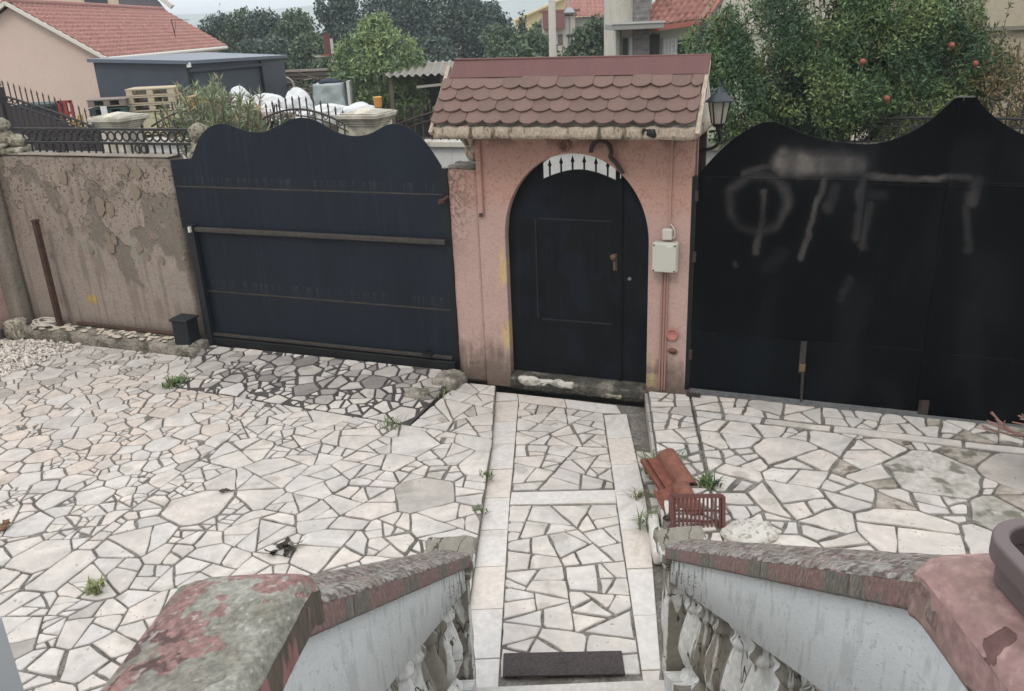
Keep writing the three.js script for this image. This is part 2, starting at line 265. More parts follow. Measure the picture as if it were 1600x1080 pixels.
// pink portal plaster: covers s 2.6..4.7, y 0..2.3
M.portal = weathered(1050, 1150, (u, v) => {
  const x = 2.6 + u * 2.1, y = v * 2.3, a = fbm(x * 3, y * 3, 145, 5), b = fbm(x * 60, y * 60, 146, 4), c = fbm(x * 11, y * 11, 147, 4), st = fbm(x * 30, y * 3, 148, 4), f = fbm(x * 26, y * 26, 149, 3);
  let col = mix3([189, 161, 152], [179, 151, 142], a), h = .6;
  col = mix3(col, [184, 140, 122], sst(1.45, 1.75, y) * .6); col = mix3(col, [156, 112, 98], sst(1.45, 1.7, y) * sst(.5, .66, b) * .45); 
  const leftG = sst(.34, .0, x - 2.64) * sst(.9, 1.7, y); col = mix3(col, [92, 78, 70], leftG * sst(.38, .66, c * .4 + b * .6) * .8);
  const yel = sst(.12, .0, Math.abs(x - 3.13)) * (y < 1.32 && x < 3.2 ? 1 : 0) * sst(.45, .56, fbm(x * 10, y * 4, 150, 4)) * sst(.3, .42, y); col = mix3(col, [200, 176, 122], yel * .9); h -= yel * .3;
  const base = sst(.48, .10, y + (c - .5) * .35 + (st - .5) * .3); col = mix3(col, [104, 92, 82], base * .82);
  const dk = sst(.62, .72, c) * base; col = mix3(col, [70, 64, 52], dk * .6);
  const sp = sst(.60, .70, b) * .22; col = mix3(col, [120, 88, 78], sp);
  const topd = sst(2.02, 2.16, y) * sst(.42, .6, c); col = mix3(col, [96, 78, 68], topd * .7);
  const re = sst(.1, .0, Math.abs(x - 4.36)) * sst(.5, .2, y) * sst(.45, .6, c); col = mix3(col, [186, 168, 120], re * .7);
  return [...mul3(col, .97 + (b - .5) * .2), h + (b - .5) * .55];
}, .006);
M.pinkPlain = weathered(512, 512, (u, v) => { const a = fbm(u * 5, v * 5, 155, 4, 5, 5), b = fbm(u * 60, v * 60, 156, 3, 60, 60); return [...mul3(mix3([190, 158, 148], [178, 148, 138], a), .95 + (b - .5) * .2), b]; }, .005);
M.greyRender = weathered(512, 512, (u, v) => { const a = fbm(u * 5, v * 5, 157, 4, 5, 5), b = fbm(u * 60, v * 60, 158, 3, 60, 60); return [...mul3(mix3([156, 146, 134], [134, 126, 116], a), .92 + (b - .5) * .25), b]; }, .006);
M.creamCrumb = weathered(1024, 512, (u, v) => { const a = fbm(u * 14, v * 5, 165, 5, 14, 5), b = fbm(u * 80, v * 40, 166, 3, 80, 40), c = fbm(u * 28, v * 9, 167, 4, 28, 9); let col = mix3([198, 182, 164], [170, 156, 138], a); col = mix3(col, [88, 76, 62], sst(.55, .68, a * .5 + c * .5) * .8); return [...mul3(col, .93 + (b - .5) * .25), b - sst(.55, .68, c) * .3]; }, .012);
M.roofTile = [0, 1, 2, 3].map(i => weathered(256, 256, (u, v) => { const a = fbm(u * 4, v * 4, 170 + i, 4, 4, 4), b = fbm(u * 50, v * 50, 176 + i, 3, 50, 50); return [...mul3(mix3([117, 93, 84], [104, 83, 75], a), [.98, 1.03, .95, 1][i] * (.96 + (b - .5) * .16)), b]; }, .0012, { roughness: .8 }));
M.ridge = weathered(512, 256, (u, v) => { const a = fbm(u * 8, v * 4, 180, 4), b = fbm(u * 60, v * 30, 181, 3); return [...mul3(mix3([101, 62, 58], [92, 56, 54], a), .95 + (b - .5) * .12), b]; }, .0012, { roughness: .6 });
M.creamWall = weathered(512, 512, (u, v) => { const a = fbm(u * 4, v * 4, 185, 4, 4, 4), b = fbm(u * 40, v * 40, 186, 3, 40, 40), s = fbm(u * 30, v * 3, 187, 3, 30, 3); return [...mul3(mix3([204, 200, 188], [188, 184, 172], a), .95 + (b - .5) * .1 - sst(.6, .75, s) * .12), b]; }, .003);
M.creamStone = weathered(512, 512, (u, v) => { const a = fbm(u * 5, v * 5, 188, 4, 5, 5), b = fbm(u * 40, v * 40, 189, 3, 40, 40); return [...mul3(mix3([200, 194, 178], [164, 159, 144], sst(.4, .7, a)), .94 + (b - .5) * .2), b]; }, .004);
M.stoneRough = weathered(512, 512, (u, v) => { const a = fbm(u * 8, v * 8, 190, 5, 8, 8), b = fbm(u * 40, v * 40, 191, 4, 40, 40); let c = mix3([186, 180, 164], [130, 124, 108], sst(.35, .6, a)); c = mix3(c, [66, 64, 54], sst(.55, .68, b) * .8); return [...c, b]; }, .01);
const plain = (r, g, b, o = {}) => std({ color: S(r, g, b), ...o });
M.terracotta = weathered(256, 256, (u, v) => { const a = fbm(u * 5, v * 5, 195, 4, 5, 5), b = fbm(u * 40, v * 40, 196, 3, 40, 40); return [...mul3(mix3([146, 96, 80], [118, 76, 64], a), .9 + (b - .5) * .3), b]; }, .003);
M.railBand = weathered(1024, 256, (u, v) => { const a = fbm(u * 5, v * 2, 221, 5), d = fbm(u * 24, v * 6, 222, 4), b = fbm(u * 80, v * 20, 223, 3); let col = mix3([104, 94, 82], [86, 78, 68], d); col = mix3(col, [150, 108, 104], sst(.52, .55, a * .6 + d * .4)); return [...mul3(col, .94 + (b - .5) * .2), b]; }, .004);
M.whiteBeamPlain = std({ color: S(220, 224, 225), roughness: .75 });
M.terracotta2 = std({ map: M.terracotta.map, bumpMap: M.terracotta.bumpMap, bumpScale: .003, color: S(240, 222, 214) });
M.whiteRock = weathered(512, 512, (u, v) => { const a = fbm(u * 8, v * 8, 225, 5, 8, 8), b = fbm(u * 30, v * 30, 226, 4, 30, 30); let c = mix3([206, 203, 196], [178, 174, 164], a); c = mix3(c, [120, 117, 106], sst(.56, .7, b) * .6); return [...c, b]; }, .01);
M.whiteWall = weathered(512, 512, (u, v) => { const a = fbm(u * 5, v * 5, 231, 4, 5, 5), b = fbm(u * 50, v * 50, 232, 3, 50, 50), st = fbm(u * 30, v * 3, 233, 3, 30, 3); return [...mul3(mix3([206, 206, 204], [194, 194, 190], a), .97 + (b - .5) * .06 - sst(.62, .75, st) * .12), b]; }, .003);
M.ironBrown2 = std({ color: S(52, 46, 48), roughness: .7, metalness: .15 });
M.yard = weathered(512, 512, (u, v) => { const a = fbm(u * 5, v * 5, 241, 5, 5, 5), b = fbm(u * 50, v * 50, 242, 4, 50, 50); return [...mul3(mix3([132, 122, 104], [86, 92, 62], sst(.4, .6, a)), .8 + b * .4), b]; }, .02);
M.hill = weathered(512, 512, (u, v) => { const a = fbm(u * 6, v * 6, 243, 5, 6, 6), b = fbm(u * 40, v * 40, 244, 4, 40, 40); return [...mul3(mix3([150, 154, 146], [128, 136, 126], a), .8 + b * .4), b]; }, .2);
M.pinkHouse = weathered(512, 512, (u, v) => { const a = fbm(u * 3, v * 3, 245, 4, 3, 3), b = fbm(u * 50, v * 50, 246, 3, 50, 50); return [...mul3(mix3([206, 184, 172], [200, 178, 164], a), .98 + (b - .5) * .05), b]; }, .002);
M.redTile = weathered(512, 512, (u, v) => { const a = fbm(u * 4, v * 4, 247, 4, 4, 4), b = fbm(u * 40, v * 40, 248, 3, 40, 40), q = hash2(Math.floor(u * 8), Math.floor(v * 6), 5); let c = mix3([160, 112, 101], [138, 96, 88], a); c = mix3(c, [186, 138, 124], q * .35); return [...mul3(c, .92 + (b - .5) * .3), b]; }, .004);
M.anthracite = weathered(256, 256, (u, v) => { const a = fbm(u * 3, v * 3, 251, 4, 3, 3), b = fbm(u * 30, v * 30, 252, 3, 30, 30); return [...mul3([62, 68, 78], .92 + a * .14 + (b - .5) * .06), b]; }, .001, { roughness: .5, metalness: .1 });
M.anthracite2 = std({ color: S(72, 74, 86), roughness: .5, metalness: .1 });
M.paleGreen = std({ color: S(176, 180, 164), roughness: .9 });
M.greyBlock = weathered(256, 256, (u, v) => { const b = fbm(u * 14, v * 22, 253, 4), j = (v * 12) % 1 < .1 ? .8 : 1; return [...mul3([116, 112, 112], (.75 + b * .5) * j), b]; }, .004);
M.beige = weathered(512, 512, (u, v) => { const a = fbm(u * 3, v * 3, 255, 4, 3, 3), b = fbm(u * 50, v * 50, 256, 3, 50, 50); return [...mul3(mix3([176, 166, 146], [164, 154, 134], a), .96 + (b - .5) * .1), b]; }, .003);
M.paleWood = plain(178, 166, 142); M.greyWood = plain(120, 112, 104);
// ---------------------------------------------------------------- crazy paving
const area2 = p => { let s = 0; for (let i = 0; i < p.length; i++) { const a = p[i], b = p[(i + 1) % p.length]; s += a[0] * b[1] - b[0] * a[1]; } return s / 2; };
const cen = p => { let x = 0, z = 0; for (const q of p) { x += q[0]; z += q[1]; } return [x / p.length, z / p.length]; };
function clipHalf(p, o, n) {                                            // keep the side where (q - o).n <= 0
  const r = []; for (let i = 0; i < p.length; i++) { const a = p[i], b = p[(i + 1) % p.length], da = (a[0] - o[0]) * n[0] + (a[1] - o[1]) * n[1], db = (b[0] - o[0]) * n[0] + (b[1] - o[1]) * n[1]; if (da <= 0) r.push(a); if ((da < 0 && db > 0) || (da > 0 && db < 0)) { const t = da / (da - db); r.push([a[0] + (b[0] - a[0]) * t, a[1] + (b[1] - a[1]) * t]); } } return r;
}
function shatter(p, target, R, out = [], skew = .55) {                  // random splits: shards with T joints
  const A = Math.abs(area2(p)), c = cen(p);
  if (A < target(c) * (.45 + R() * 1.3) || p.length < 3) { if (A > .0012) out.push(p); return out; }
  let xx = 0, xz = 0, zz = 0; for (const q of p) { const x = q[0] - c[0], z = q[1] - c[1]; xx += x * x; xz += x * z; zz += z * z; }
  const ax = .5 * Math.atan2(2 * xz, xx - zz), th = ax + (R() - .5) * 2 * skew + (R() < .12 ? (R() - .5) * 1.2 : 0), n = [Math.cos(th), Math.sin(th)];
  const L = Math.sqrt(A), o = [c[0] + (R() - .5) * L * .4, c[1] + (R() - .5) * L * .4];
  const a = clipHalf(p, o, n), b = clipHalf(p, o, [-n[0], -n[1]]);
  if (a.length < 3 || b.length < 3) { out.push(p); return out; }
  shatter(a, target, R, out, skew); shatter(b, target, R, out, skew); return out;
}
function pebbled(p, big, small, R, out = [], frac = .42) {                          // irregular cells of mixed size: large slabs first, small ones in the gaps
  const xs = p.map(q => q[0]), zs = p.map(q => q[1]), pts = [], x0 = Math.min(...xs), x1 = Math.max(...xs), z0 = Math.min(...zs), z1 = Math.max(...zs), A = (x1 - x0) * (z1 - z0);
  for (let i = 0; i < A / (big * big) * 3; i++) { const q = [mix(x0, x1, R()), mix(z0, z1, R()), big * (.42 + R() * .2)]; if (pts.every(t => Math.hypot(t[0] - q[0], t[1] - q[1]) > (t[2] + q[2]) * .98)) pts.push(q); }
  for (let i = 0; i < A / (small * small) * 5; i++) { const q = [mix(x0, x1, R()), mix(z0, z1, R()), small * (.32 + R() * .3)]; if (pts.every(t => Math.hypot(t[0] - q[0], t[1] - q[1]) > (t[2] + q[2]) * .92)) pts.push(q); }
  for (const q of pts) { let c = p; for (const t of pts) { if (t === q) continue; const d = [t[0] - q[0], t[1] - q[1]], L = Math.hypot(...d); if (L > big * 3.2) continue; const f = (L * L + q[2] * q[2] - t[2] * t[2]) / (2 * L * L); c = clipHalf(c, [q[0] + d[0] * f, q[1] + d[1] * f], d); if (c.length < 3) break; } if (c.length > 2 && Math.abs(area2(c)) > .0012) { if (R() < frac) shatter(c, () => Math.abs(area2(c)) * (frac > .8 ? .3 : .42), R, out, .6); else out.push(c); } }
  return out;
}
function voronoi(p, spacing, R, out = []) {                             // rounded irregular cells
  const xs = p.map(q => q[0]), zs = p.map(q => q[1]), pts = [], x0 = Math.min(...xs), x1 = Math.max(...xs), z0 = Math.min(...zs), z1 = Math.max(...zs);
  const n = Math.round((x1 - x0) * (z1 - z0) / (spacing * spacing) * 6);
  for (let i = 0; i < n; i++) { const q = [mix(x0, x1, R()), mix(z0, z1, R())], d = spacing * (.45 + R() * .5); if (pts.every(t => Math.hypot((t[0] - q[0]) * .8, (t[1] - q[1]) * 1.2) > d)) pts.push(q); }
  for (const q of pts) { let c = p; for (const t of pts) { if (t === q) continue; const d = [t[0] - q[0], t[1] - q[1]]; if (Math.hypot(...d) > spacing * 3.5) continue; c = clipHalf(c, [(q[0] + t[0]) / 2, (q[1] + t[1]) / 2], d); if (c.length < 3) break; } if (c.length > 2 && Math.abs(area2(c)) > .0012) out.push(c); }
  return out;
}
function shrink(p, d) {                                                 // inset a convex polygon
  let r = p; const s = area2(p) > 0 ? 1 : -1;
  for (let i = 0; i < p.length; i++) { const a = p[i], b = p[(i + 1) % p.length], l = Math.hypot(b[0] - a[0], b[1] - a[1]); if (l < 1e-6) continue; const n = [s * (b[1] - a[1]) / l, -s * (b[0] - a[0]) / l]; r = clipHalf(r, [a[0] - n[0] * d, a[1] - n[1] * d], n); if (r.length < 3) return null; }
  return r;
}
function dedupe(p, e) { const r = []; for (const q of p) if (!r.length || Math.hypot(q[0] - r[r.length - 1][0], q[1] - r[r.length - 1][1]) > e) r.push(q); if (r.length > 2 && Math.hypot(r[0][0] - r[r.length - 1][0], r[0][1] - r[r.length - 1][1]) < e) r.pop(); return r; }
function roughEdge(p, R, amp, step = .11) {                             // break long straight edges a little, knock corners off
  const r = [];
  for (let i = 0; i < p.length; i++) {
    const a = p[i], b = p[(i + 1) % p.length], l = Math.hypot(b[0] - a[0], b[1] - a[1]), k = Math.min(4, Math.floor(l / step)), n = [(b[1] - a[1]) / (l + 1e-9), -(b[0] - a[0]) / (l + 1e-9)];
    const z = p[(i + p.length - 1) % p.length], lz = Math.hypot(a[0] - z[0], a[1] - z[1]), cut = R() < .55 ? Math.min(.022, l * .2, lz * .2) * R() : 0;
    if (cut > .004) { r.push([a[0] + (z[0] - a[0]) / lz * cut, a[1] + (z[1] - a[1]) / lz * cut], [a[0] + (b[0] - a[0]) / l * cut, a[1] + (b[1] - a[1]) / l * cut]); } else r.push(a);
    for (let j = 1; j <= k; j++) { const t = j / (k + 1) + (R() - .5) * .12, d = (R() - .5) * 2 * amp; r.push([a[0] + (b[0] - a[0]) * t + n[0] * d, a[1] + (b[1] - a[1]) * t + n[1] * d]); }
  }
  return r;
}
function stoneGeo(p, yf, R, thick = .022, bev = .004) {
  const c = cen(p), n = p.length, tx = (R() - .5) * .012, tz = (R() - .5) * .012, dy = (R() - .5) * .004;
  const Y = (q, d) => yf(q[0], q[1]) + dy + (q[0] - c[0]) * tx + (q[1] - c[1]) * tz - d;
  const s = Math.sqrt(Math.abs(area2(p))), k = 1 - bev * 2.4 / Math.max(s, .03), inn = p.map(q => [c[0] + (q[0] - c[0]) * k, c[1] + (q[1] - c[1]) * k]);
  const P = [], up = area2(p) < 0; const tri = (a, b, d) => up ? P.push(...a, ...b, ...d) : P.push(...a, ...d, ...b);
  for (let i = 0; i < n; i++) {
    const j = (i + 1) % n, a = [inn[i][0], Y(inn[i], 0), inn[i][1]], b = [inn[j][0], Y(inn[j], 0), inn[j][1]], m = [c[0], Y(c, 0), c[1]];
    const a1 = [p[i][0], Y(p[i], bev), p[i][1]], b1 = [p[j][0], Y(p[j], bev), p[j][1]], a2 = [p[i][0], Y(p[i], thick), p[i][1]], b2 = [p[j][0], Y(p[j], thick), p[j][1]];
    tri(m, a, b); tri(a, a1, b1); tri(a, b1, b); tri(a1, a2, b2); tri(a1, b2, b1);
  }
  const g = new THREE.BufferGeometry(); g.setAttribute('position', new THREE.Float32BufferAttribute(P, 3)); g.computeVertexNormals();
  const th = R() * 6.28, cs = Math.cos(th) / 1.5, sn = Math.sin(th) / 1.5, u0 = R(), v0 = R(), uv = [];
  for (let i = 0; i < P.length; i += 3) uv.push((P[i] * cs + P[i + 2] * sn) + u0, (-P[i] * sn + P[i + 2] * cs) + v0 + P[i + 1]);
  g.setAttribute('uv', new THREE.Float32BufferAttribute(uv, 2)); return g;
}
const seen = c => { const d = Math.hypot(c[0], c[1], 3), x = 800 + 1330 * c[0] / (.934 * -c[1] + 1.05), ok = x > -60 && x < 1660 && c[1] < -2.9; return (ok ? 1 : .0001) / (d * d * d); };
function layStones(parent, polys, yf, R, matFor, { joint = .0085, amp = .006, limit = 300, name = 'paving_stone', thick = .022 } = {}) {
  const cells = [];
  for (const p of polys) { let q = shrink(p, joint * (.55 + R() * R() * 1.9)); if (!q) continue; q = dedupe(q, .012); if (q.length < 3 || Math.abs(area2(q)) < .0006) continue; q = roughEdge(q, R, amp); cells.push(q); }
  const order = cells.map((q, i) => [Math.abs(area2(q)) * seen(cen(q)), i]).sort((a, b) => b[0] - a[0]);
  const rest = [];
  order.forEach(([, i], k) => { const q = cells[i], g = stoneGeo(q, yf, R, thick), m = matFor(cen(q), R); if (k < limit) part(parent, k ? name + '_' + String(k).padStart(3, '0') : name, g, m); else rest.push([g, m]); });
  if (rest.length) { const g = merge(rest.map(r => r[0])), C = []; for (const [q, m] of rest) for (let i = 0; i < q.attributes.position.count; i++) C.push(m.color.r, m.color.g, m.color.b); g.setAttribute('color', new THREE.Float32BufferAttribute(C, 3)); const o = part(parent, 'small_paving_stones', g, M.stoneV); o.userData.kind = 'stuff'; }
}
function bed(p, yf, drop, m, t = .12) {                                  // mortar bed under the stones: a slab with a top that follows yf
  const P = [], c = cen(p), up = area2(p) < 0; const tri = (a, b, d) => up ? P.push(...a, ...b, ...d) : P.push(...a, ...d, ...b);
  const T = q => [q[0], yf(q[0], q[1]) - drop, q[1]], B = q => [q[0], yf(q[0], q[1]) - drop - t, q[1]];
  for (let i = 0; i < p.length; i++) { const a = p[i], b = p[(i + 1) % p.length]; tri(T(c), T(a), T(b)); tri(T(a), B(a), B(b)); tri(T(a), B(b), T(b)); }
  const g = new THREE.BufferGeometry(); g.setAttribute('position', new THREE.Float32BufferAttribute(P, 3)); g.computeVertexNormals(); return metric(g, 1);
}
const pick = (a, R) => a[Math.floor(R() * a.length)];

// ground sheet to the horizon
{
  const g = new THREE.PlaneGeometry(2400, 2400, 1, 1); g.rotateX(-Math.PI / 2); g.translate(0, -.16, 0);
  struct('ground', metric(g, 3), M.concrete);
}
// street behind the wall
{
  const g = box(60, .1, 3.4, 0, -.1, -1.9); const o = struct('street', metric(g, 2), weathered(512, 512, (u, v) => { const a = fbm(u * 6, v * 6, 205, 4, 6, 6), b = fbm(u * 80, v * 80, 206, 3, 80, 80); return [...mul3([98, 97, 95], .85 + a * .2 + (b - .5) * .4), b]; }, .006)); o.position.copy(WO); o.rotation.y = TH;
}
// left courtyard
const yCourt = (x, z) => .05;
const wallLoc = (x, z) => { const dx = x - WO.x, dz = z - WO.z; return [dx * WX[0] + dz * WX[1], dx * WZ[0] + dz * WZ[1]]; };
const matCourt = (c, R) => { const d = Math.hypot(c[0] + 3.6, (c[1] + 6.4) * 1.3); if (d < 1.35 && R() < .5) return pick(M.stonePeach, R); if (c[1] < -6.9 && R() < .5) return pick(M.stoneDirty, R); return R() < .03 ? pick(M.stoneDirty, R) : pick(M.stone, R); };
const REG = {
  near: [[-.178, -5.74], [-.33, -3.2], [-.36, -1.4], [-7.5, -1.4], [-7.5, -9.0]],
  back: [[-3.08, -7.03], [-7.5, -9.0], [-6.6, -9.02], [-5.24, -8.55], [-3.06, -7.715]],
  ramp: [[-.84, -6.04], [-3.07, -7.03], [-3.04, -7.85], [-2.93, -7.88], [-.52, -6.965], [-.6, -6.6]],
  tri: [[-.18, -5.745], [-.83, -6.035], [-.58, -6.62], [-.42, -6.83], [-.155, -6.74]],
};
{
  const o = struct('courtyard_paving', merge([bed(REG.near, yCourt, .011, M.mortar), bed(REG.back, yCourt, .0112), bed(REG.tri, yCourt, .0114)]), M.mortar);
  const R = rng32(11);
  const T = c => { const far = sst(-4.2, -6.6, c[1]), left = sst(-1.2, -3.6, c[0]); return mix(.042, .018, far * .7 + left * .3); };
  const cut = [-2.0, -6.56], cn = [-.94, -.34], right = clipHalf(REG.near, cut, cn), left = clipHalf(REG.near, cut, [.94, .34]), lf = clipHalf(left, [-3, -4.7], [.2, 1]), ln = clipHalf(left, [-3, -4.7], [-.2, -1]);
  const polys = [...pebbled(right, .36, .19, R, [], .85), ...pebbled(lf, .195, .12, R), ...pebbled(ln, .28, .16, R), ...pebbled(REG.back, .17, .11, R), ...shatter(REG.tri, () => .03, R)];
  layStones(o, polys, yCourt, R, matCourt, { limit: 300, joint: .0068 });
}
const yRamp = (x, z) => { const t = clamp((wallLoc(x, z)[1] - .9) / -.85); return .052 + .062 * t; };
{
  const o = struct('driveway_apron', bed(REG.ramp, yRamp, .010), M.mortarDark); const R = rng32(23);
  layStones(o, pebbled(REG.ramp, .19, .12, R, [], .62), yRamp, R, (c, r) => { const f = wallLoc(c[0], c[1])[1]; return f > .66 || f < .12 ? (r() < .7 ? pick(M.stone, r) : pick(M.stoneDirty, r)) : (r() < .85 ? pick(M.stoneDark, r) : pick(M.stone, r)); }, { joint: .011, amp: .005 });
}
// entrance path: border slabs and two crazy panels
{
  const yP = () => 0, R = rng32(37);
  const out = [[-.155, -6.72], [.93, -6.32], [.84, -4.75], [.655, -3.24], [.5, -1.2], [-.3, -1.2], [-.325, -3.24]];
  const o = struct('entrance_path', bed([[-.155, -6.74], [1.06, -6.3], [.86, -4.2], [.80, -3.2], [.7, -1.2], [-.33, -1.2], [-.335, -3.24]], yP, .011), M.mortar);
  const p1 = [[.035, -6.49], [.715, -6.21], [.66, -5.03], [-.045, -5.06]], p2 = [[-.065, -4.87], [.645, -4.83], [.563, -3.28], [-.13, -3.3]];
  const slabs = [];
  const L = z => mix(-.155, -.325, (z + 6.72) / 3.48), Li = z => z < -5.05 ? mix(.035, -.045, (z + 6.49) / 1.43) : mix(-.055, -.13, (z + 4.97) / 1.67);
  const Ro = z => z < -4.75 ? mix(.905, .84, (z + 6.3) / 1.55) : mix(.84, .655, (z + 4.75) / 1.51), Ri = z => mix(.715, .563, (z + 6.21) / 2.93);
  for (let z = -6.52; z < -2.6; z += .385) slabs.push([[L(z), z], [Li(z), z], [Li(z + .385), z + .385], [L(z + .385), z + .385]]);
  for (let z = -6.18; z < -2.6; z += .41) slabs.push([[Ri(z), z], [Ro(z), z], [Ro(z + .41), z + .41], [Ri(z + .41), z + .41]]);
  slabs.push([[-.155, -6.72], [.03, -6.66], [.035, -6.53], [-.165, -6.53]], [[.03, -6.66], [.42, -6.515], [.43, -6.345], [.035, -6.50]], [[.42, -6.515], [.84, -6.35], [.86, -6.2], [.71, -6.22], [.43, -6.345]]);
  slabs.push([[-.047, -5.045], [.66, -5.015], [.647, -4.845], [-.062, -4.885]]);
  let k = 0; for (const p of slabs) { const q = shrink(p, .0035); if (!q) continue; part(o, k ? 'border_slab_' + String(k).padStart(3, '0') : 'border_slab', stoneGeo(q, yP, R, .03, .002), k % 3 ? M.slab : M.slab2); k++; }
  layStones(o, [...shatter(p1, () => .024, R, [], .22), ...shatter(p2, () => .030, R, [], .2)], () => .001, R, (c, r) => pick(M.stone, r), { joint: .0072, amp: .006 });
  const gut = []; for (const p of shatter([[.865, -5.55], [.99, -5.5], [.97, -4.3], [.80, -4.3], [.845, -4.75]], () => .035, R)) gut.push(p);
  layStones(o, gut, () => .012, R, (c, r) => pick(M.stoneDirty, r), { joint: .022, amp: .01, name: 'loose_stone' });
}
// right courtyard, raised, with a stone-faced edge beside the path
const yR = () => .14;
{
  const R = rng32(53);
  const strip = [[1.085, -6.30], [1.40, -6.19], [1.19, -4.4], [1.12, -3.4], [.86, -3.4], [.875, -4.3]];
  const rowA = [[1.41, -6.22], [4.9, -4.93], [4.9, -4.56], [1.375, -5.92]];
  const main = [[1.375, -5.915], [4.9, -4.555], [4.9, -1.0], [1.0, -1.0], [1.12, -3.4], [1.19, -4.4]];
  const bedG = [strip, rowA, main].map((p, i) => bed(p, yR, .0105 + i * .0003, 0, .27));
  const o = struct('raised_paving', merge(bedG), M.mortar);
  const mat = (c, r) => { const d = Math.hypot((c[0] - 3.05) * .8, (c[1] + 4.9) * 1.3); if (d < .85 && r() < .5) return pick(M.stoneMossy, r); return r() < .05 ? pick(M.stoneDirty, r) : pick(M.stone, r); };
  const band = [[1.375, -5.915], [4.9, -4.555], [4.9, -4.44], [1.365, -5.80]], mainIn = [[1.365, -5.80], [4.9, -4.44], [4.9, -1.0], [1.0, -1.0], [1.12, -3.4], [1.19, -4.4]];
  layStones(o, [...shatter(strip, () => .024, R, [], .3), ...shatter(rowA, () => .030, R, [], .3), ...shatter(band, () => .06, R, [], .1), ...pebbled(mainIn, .46, .24, R, [], .7)], yR, R, mat, { joint: .0105, amp: .009 });
  // vertical facing stones of the edge
  const rr = rng32(59), a = V([1.083, 0, -6.3]), b = V([.872, 0, -4.3]), len = a.distanceTo(b), dir = b.clone().sub(a).normalize(); let k = 0;
  for (let t = 0; t < len - .02;) { const w = Math.min(.13 + rr() * .16, len - t), h = .125, y0 = .0; const g = rbox(.022, h, w - .014, .005); const q = metric(g, 1.5); q.rotateY(Math.atan2(dir.x, dir.z)); q.translate(a.x + dir.x * (t + w / 2) - .010, y0 + h / 2 - .004, a.z + dir.z * (t + w / 2)); part(o, k ? 'facing_stone_' + String(k).padStart(3, '0') : 'facing_stone', q, pick(M.stoneDirty, rr)); k++; t += w; }
}
// gravel patch in the far left corner
{
  const R = rng32(61), im = new THREE.InstancedMesh(new THREE.IcosahedronGeometry(1, 0), plain(220, 216, 210), 5200), m = new THREE.Matrix4(), q = new THREE.Quaternion(), e = new THREE.Euler();
  for (let i = 0; i < 5200; i++) { const u = R(), v = R(); const x = -4.35 - u * 2.4 - v * .55, z = -8.3 + v * .95 - u * .42 + (1 - u) * .15, s = .008 + R() * R() * .022, h = .05 + .03 * vn(x * 5, z * 5, 3) + .02; q.setFromEuler(e.set(R() * 6, R() * 6, R() * 6)); m.compose(V([x, h * (.5 + .5 * R()) + .01, z]), q, V([s, s * .6, s])); im.setMatrixAt(i, m); im.setColorAt(i, S(255, 252, 248).multiplyScalar(.8 + R() * .2)); }
  im.name = 'gravel'; im.userData.kind = 'stuff'; im.userData.label = 'white gravel in the corner at the foot of the left boundary wall'; im.castShadow = im.receiveShadow = true; scene.add(im);
}
// concrete ledge along the peeling wall, and door step
{
  const o = struct('concrete_ledge', roughBox(2.32, .17, .24, .05, .018, 9, 3, -1.19, .075, .125, .03), M.concrete); o.position.copy(WO); o.rotation.y = TH;
}
// ---------------------------------------------------------------- boundary wall, left
const onWall = (o) => { o.position.copy(WO); o.rotation.y = TH; return o; };
const wallThing = (name, label, cat, group) => thing(name, label, cat, [WO.x, WO.y, WO.z], TH, group);
{
  const t = wallThing('boundary_wall', 'old pink plaster wall with peeling grey patches left of the sliding gate', 'wall');
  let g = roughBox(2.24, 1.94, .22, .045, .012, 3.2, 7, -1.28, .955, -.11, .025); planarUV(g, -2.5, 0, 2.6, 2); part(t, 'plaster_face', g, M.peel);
  part(t, 'wall_coping', roughBox(2.25, .022, .23, .05, .008, 7, 9, -1.28, 1.932, -.112, .01), M.greyRender);
  // ledges of stuck plaster round the bare patches
  const R = rng32(71), fl = []; for (let i = 0; i < 26; i++) { const s = -2.0 + R() * 1.7, y = .9 + R() * .95, w = .02 + R() * .05; const q = new THREE.CircleGeometry(w, 7); const p = q.attributes.position; for (let k = 1; k < p.count; k++) { const f = .6 + R() * .6; p.setXYZ(k, p.getX(k) * f, p.getY(k) * f * 1.3, 0); } q.translate(s, y, .010 + R() * .004); fl.push(q); }
  part(t, 'loose_flakes', metric(merge(fl)), plain(128, 116, 102));
}
{
  const t = wallThing('side_wall', 'pink side wall with grey corner column at the left edge', 'wall');
  part(t, 'corner_column', roughBox(.24, 2.0, .17, .06, .008, 5, 11, -2.455, .97, .085, .02), M.greyRender);
  part(t, 'wall_panel', metric(box(.2, 1.9, 5.4, -2.60, .94, 2.87)), M.pinkPlain);
  part(t, 'base_strip', metric(box(.02, .1, 5.3, -2.488, .1, 2.9)), M.concreteDark);
}
{ const o = top(onWall(new THREE.Mesh(roughBox(.20, .24, .17, .03, .045, 7, 13, -2.36, .14, .23, .05), M.stoneRough)), 'concrete_lump', 'pale lump of broken concrete at the foot of the corner column', 'rubble'); shadow(o); }
{ const o = top(onWall(new THREE.Mesh(metric(merge([box(.045, 1.2, .05, -1.845, .70, .13), box(.06, .02, .06, -1.845, 1.3, .13)])), M.rust)), 'rusty_post', 'thin rusty steel post standing before the peeling wall', 'post'); shadow(o); }
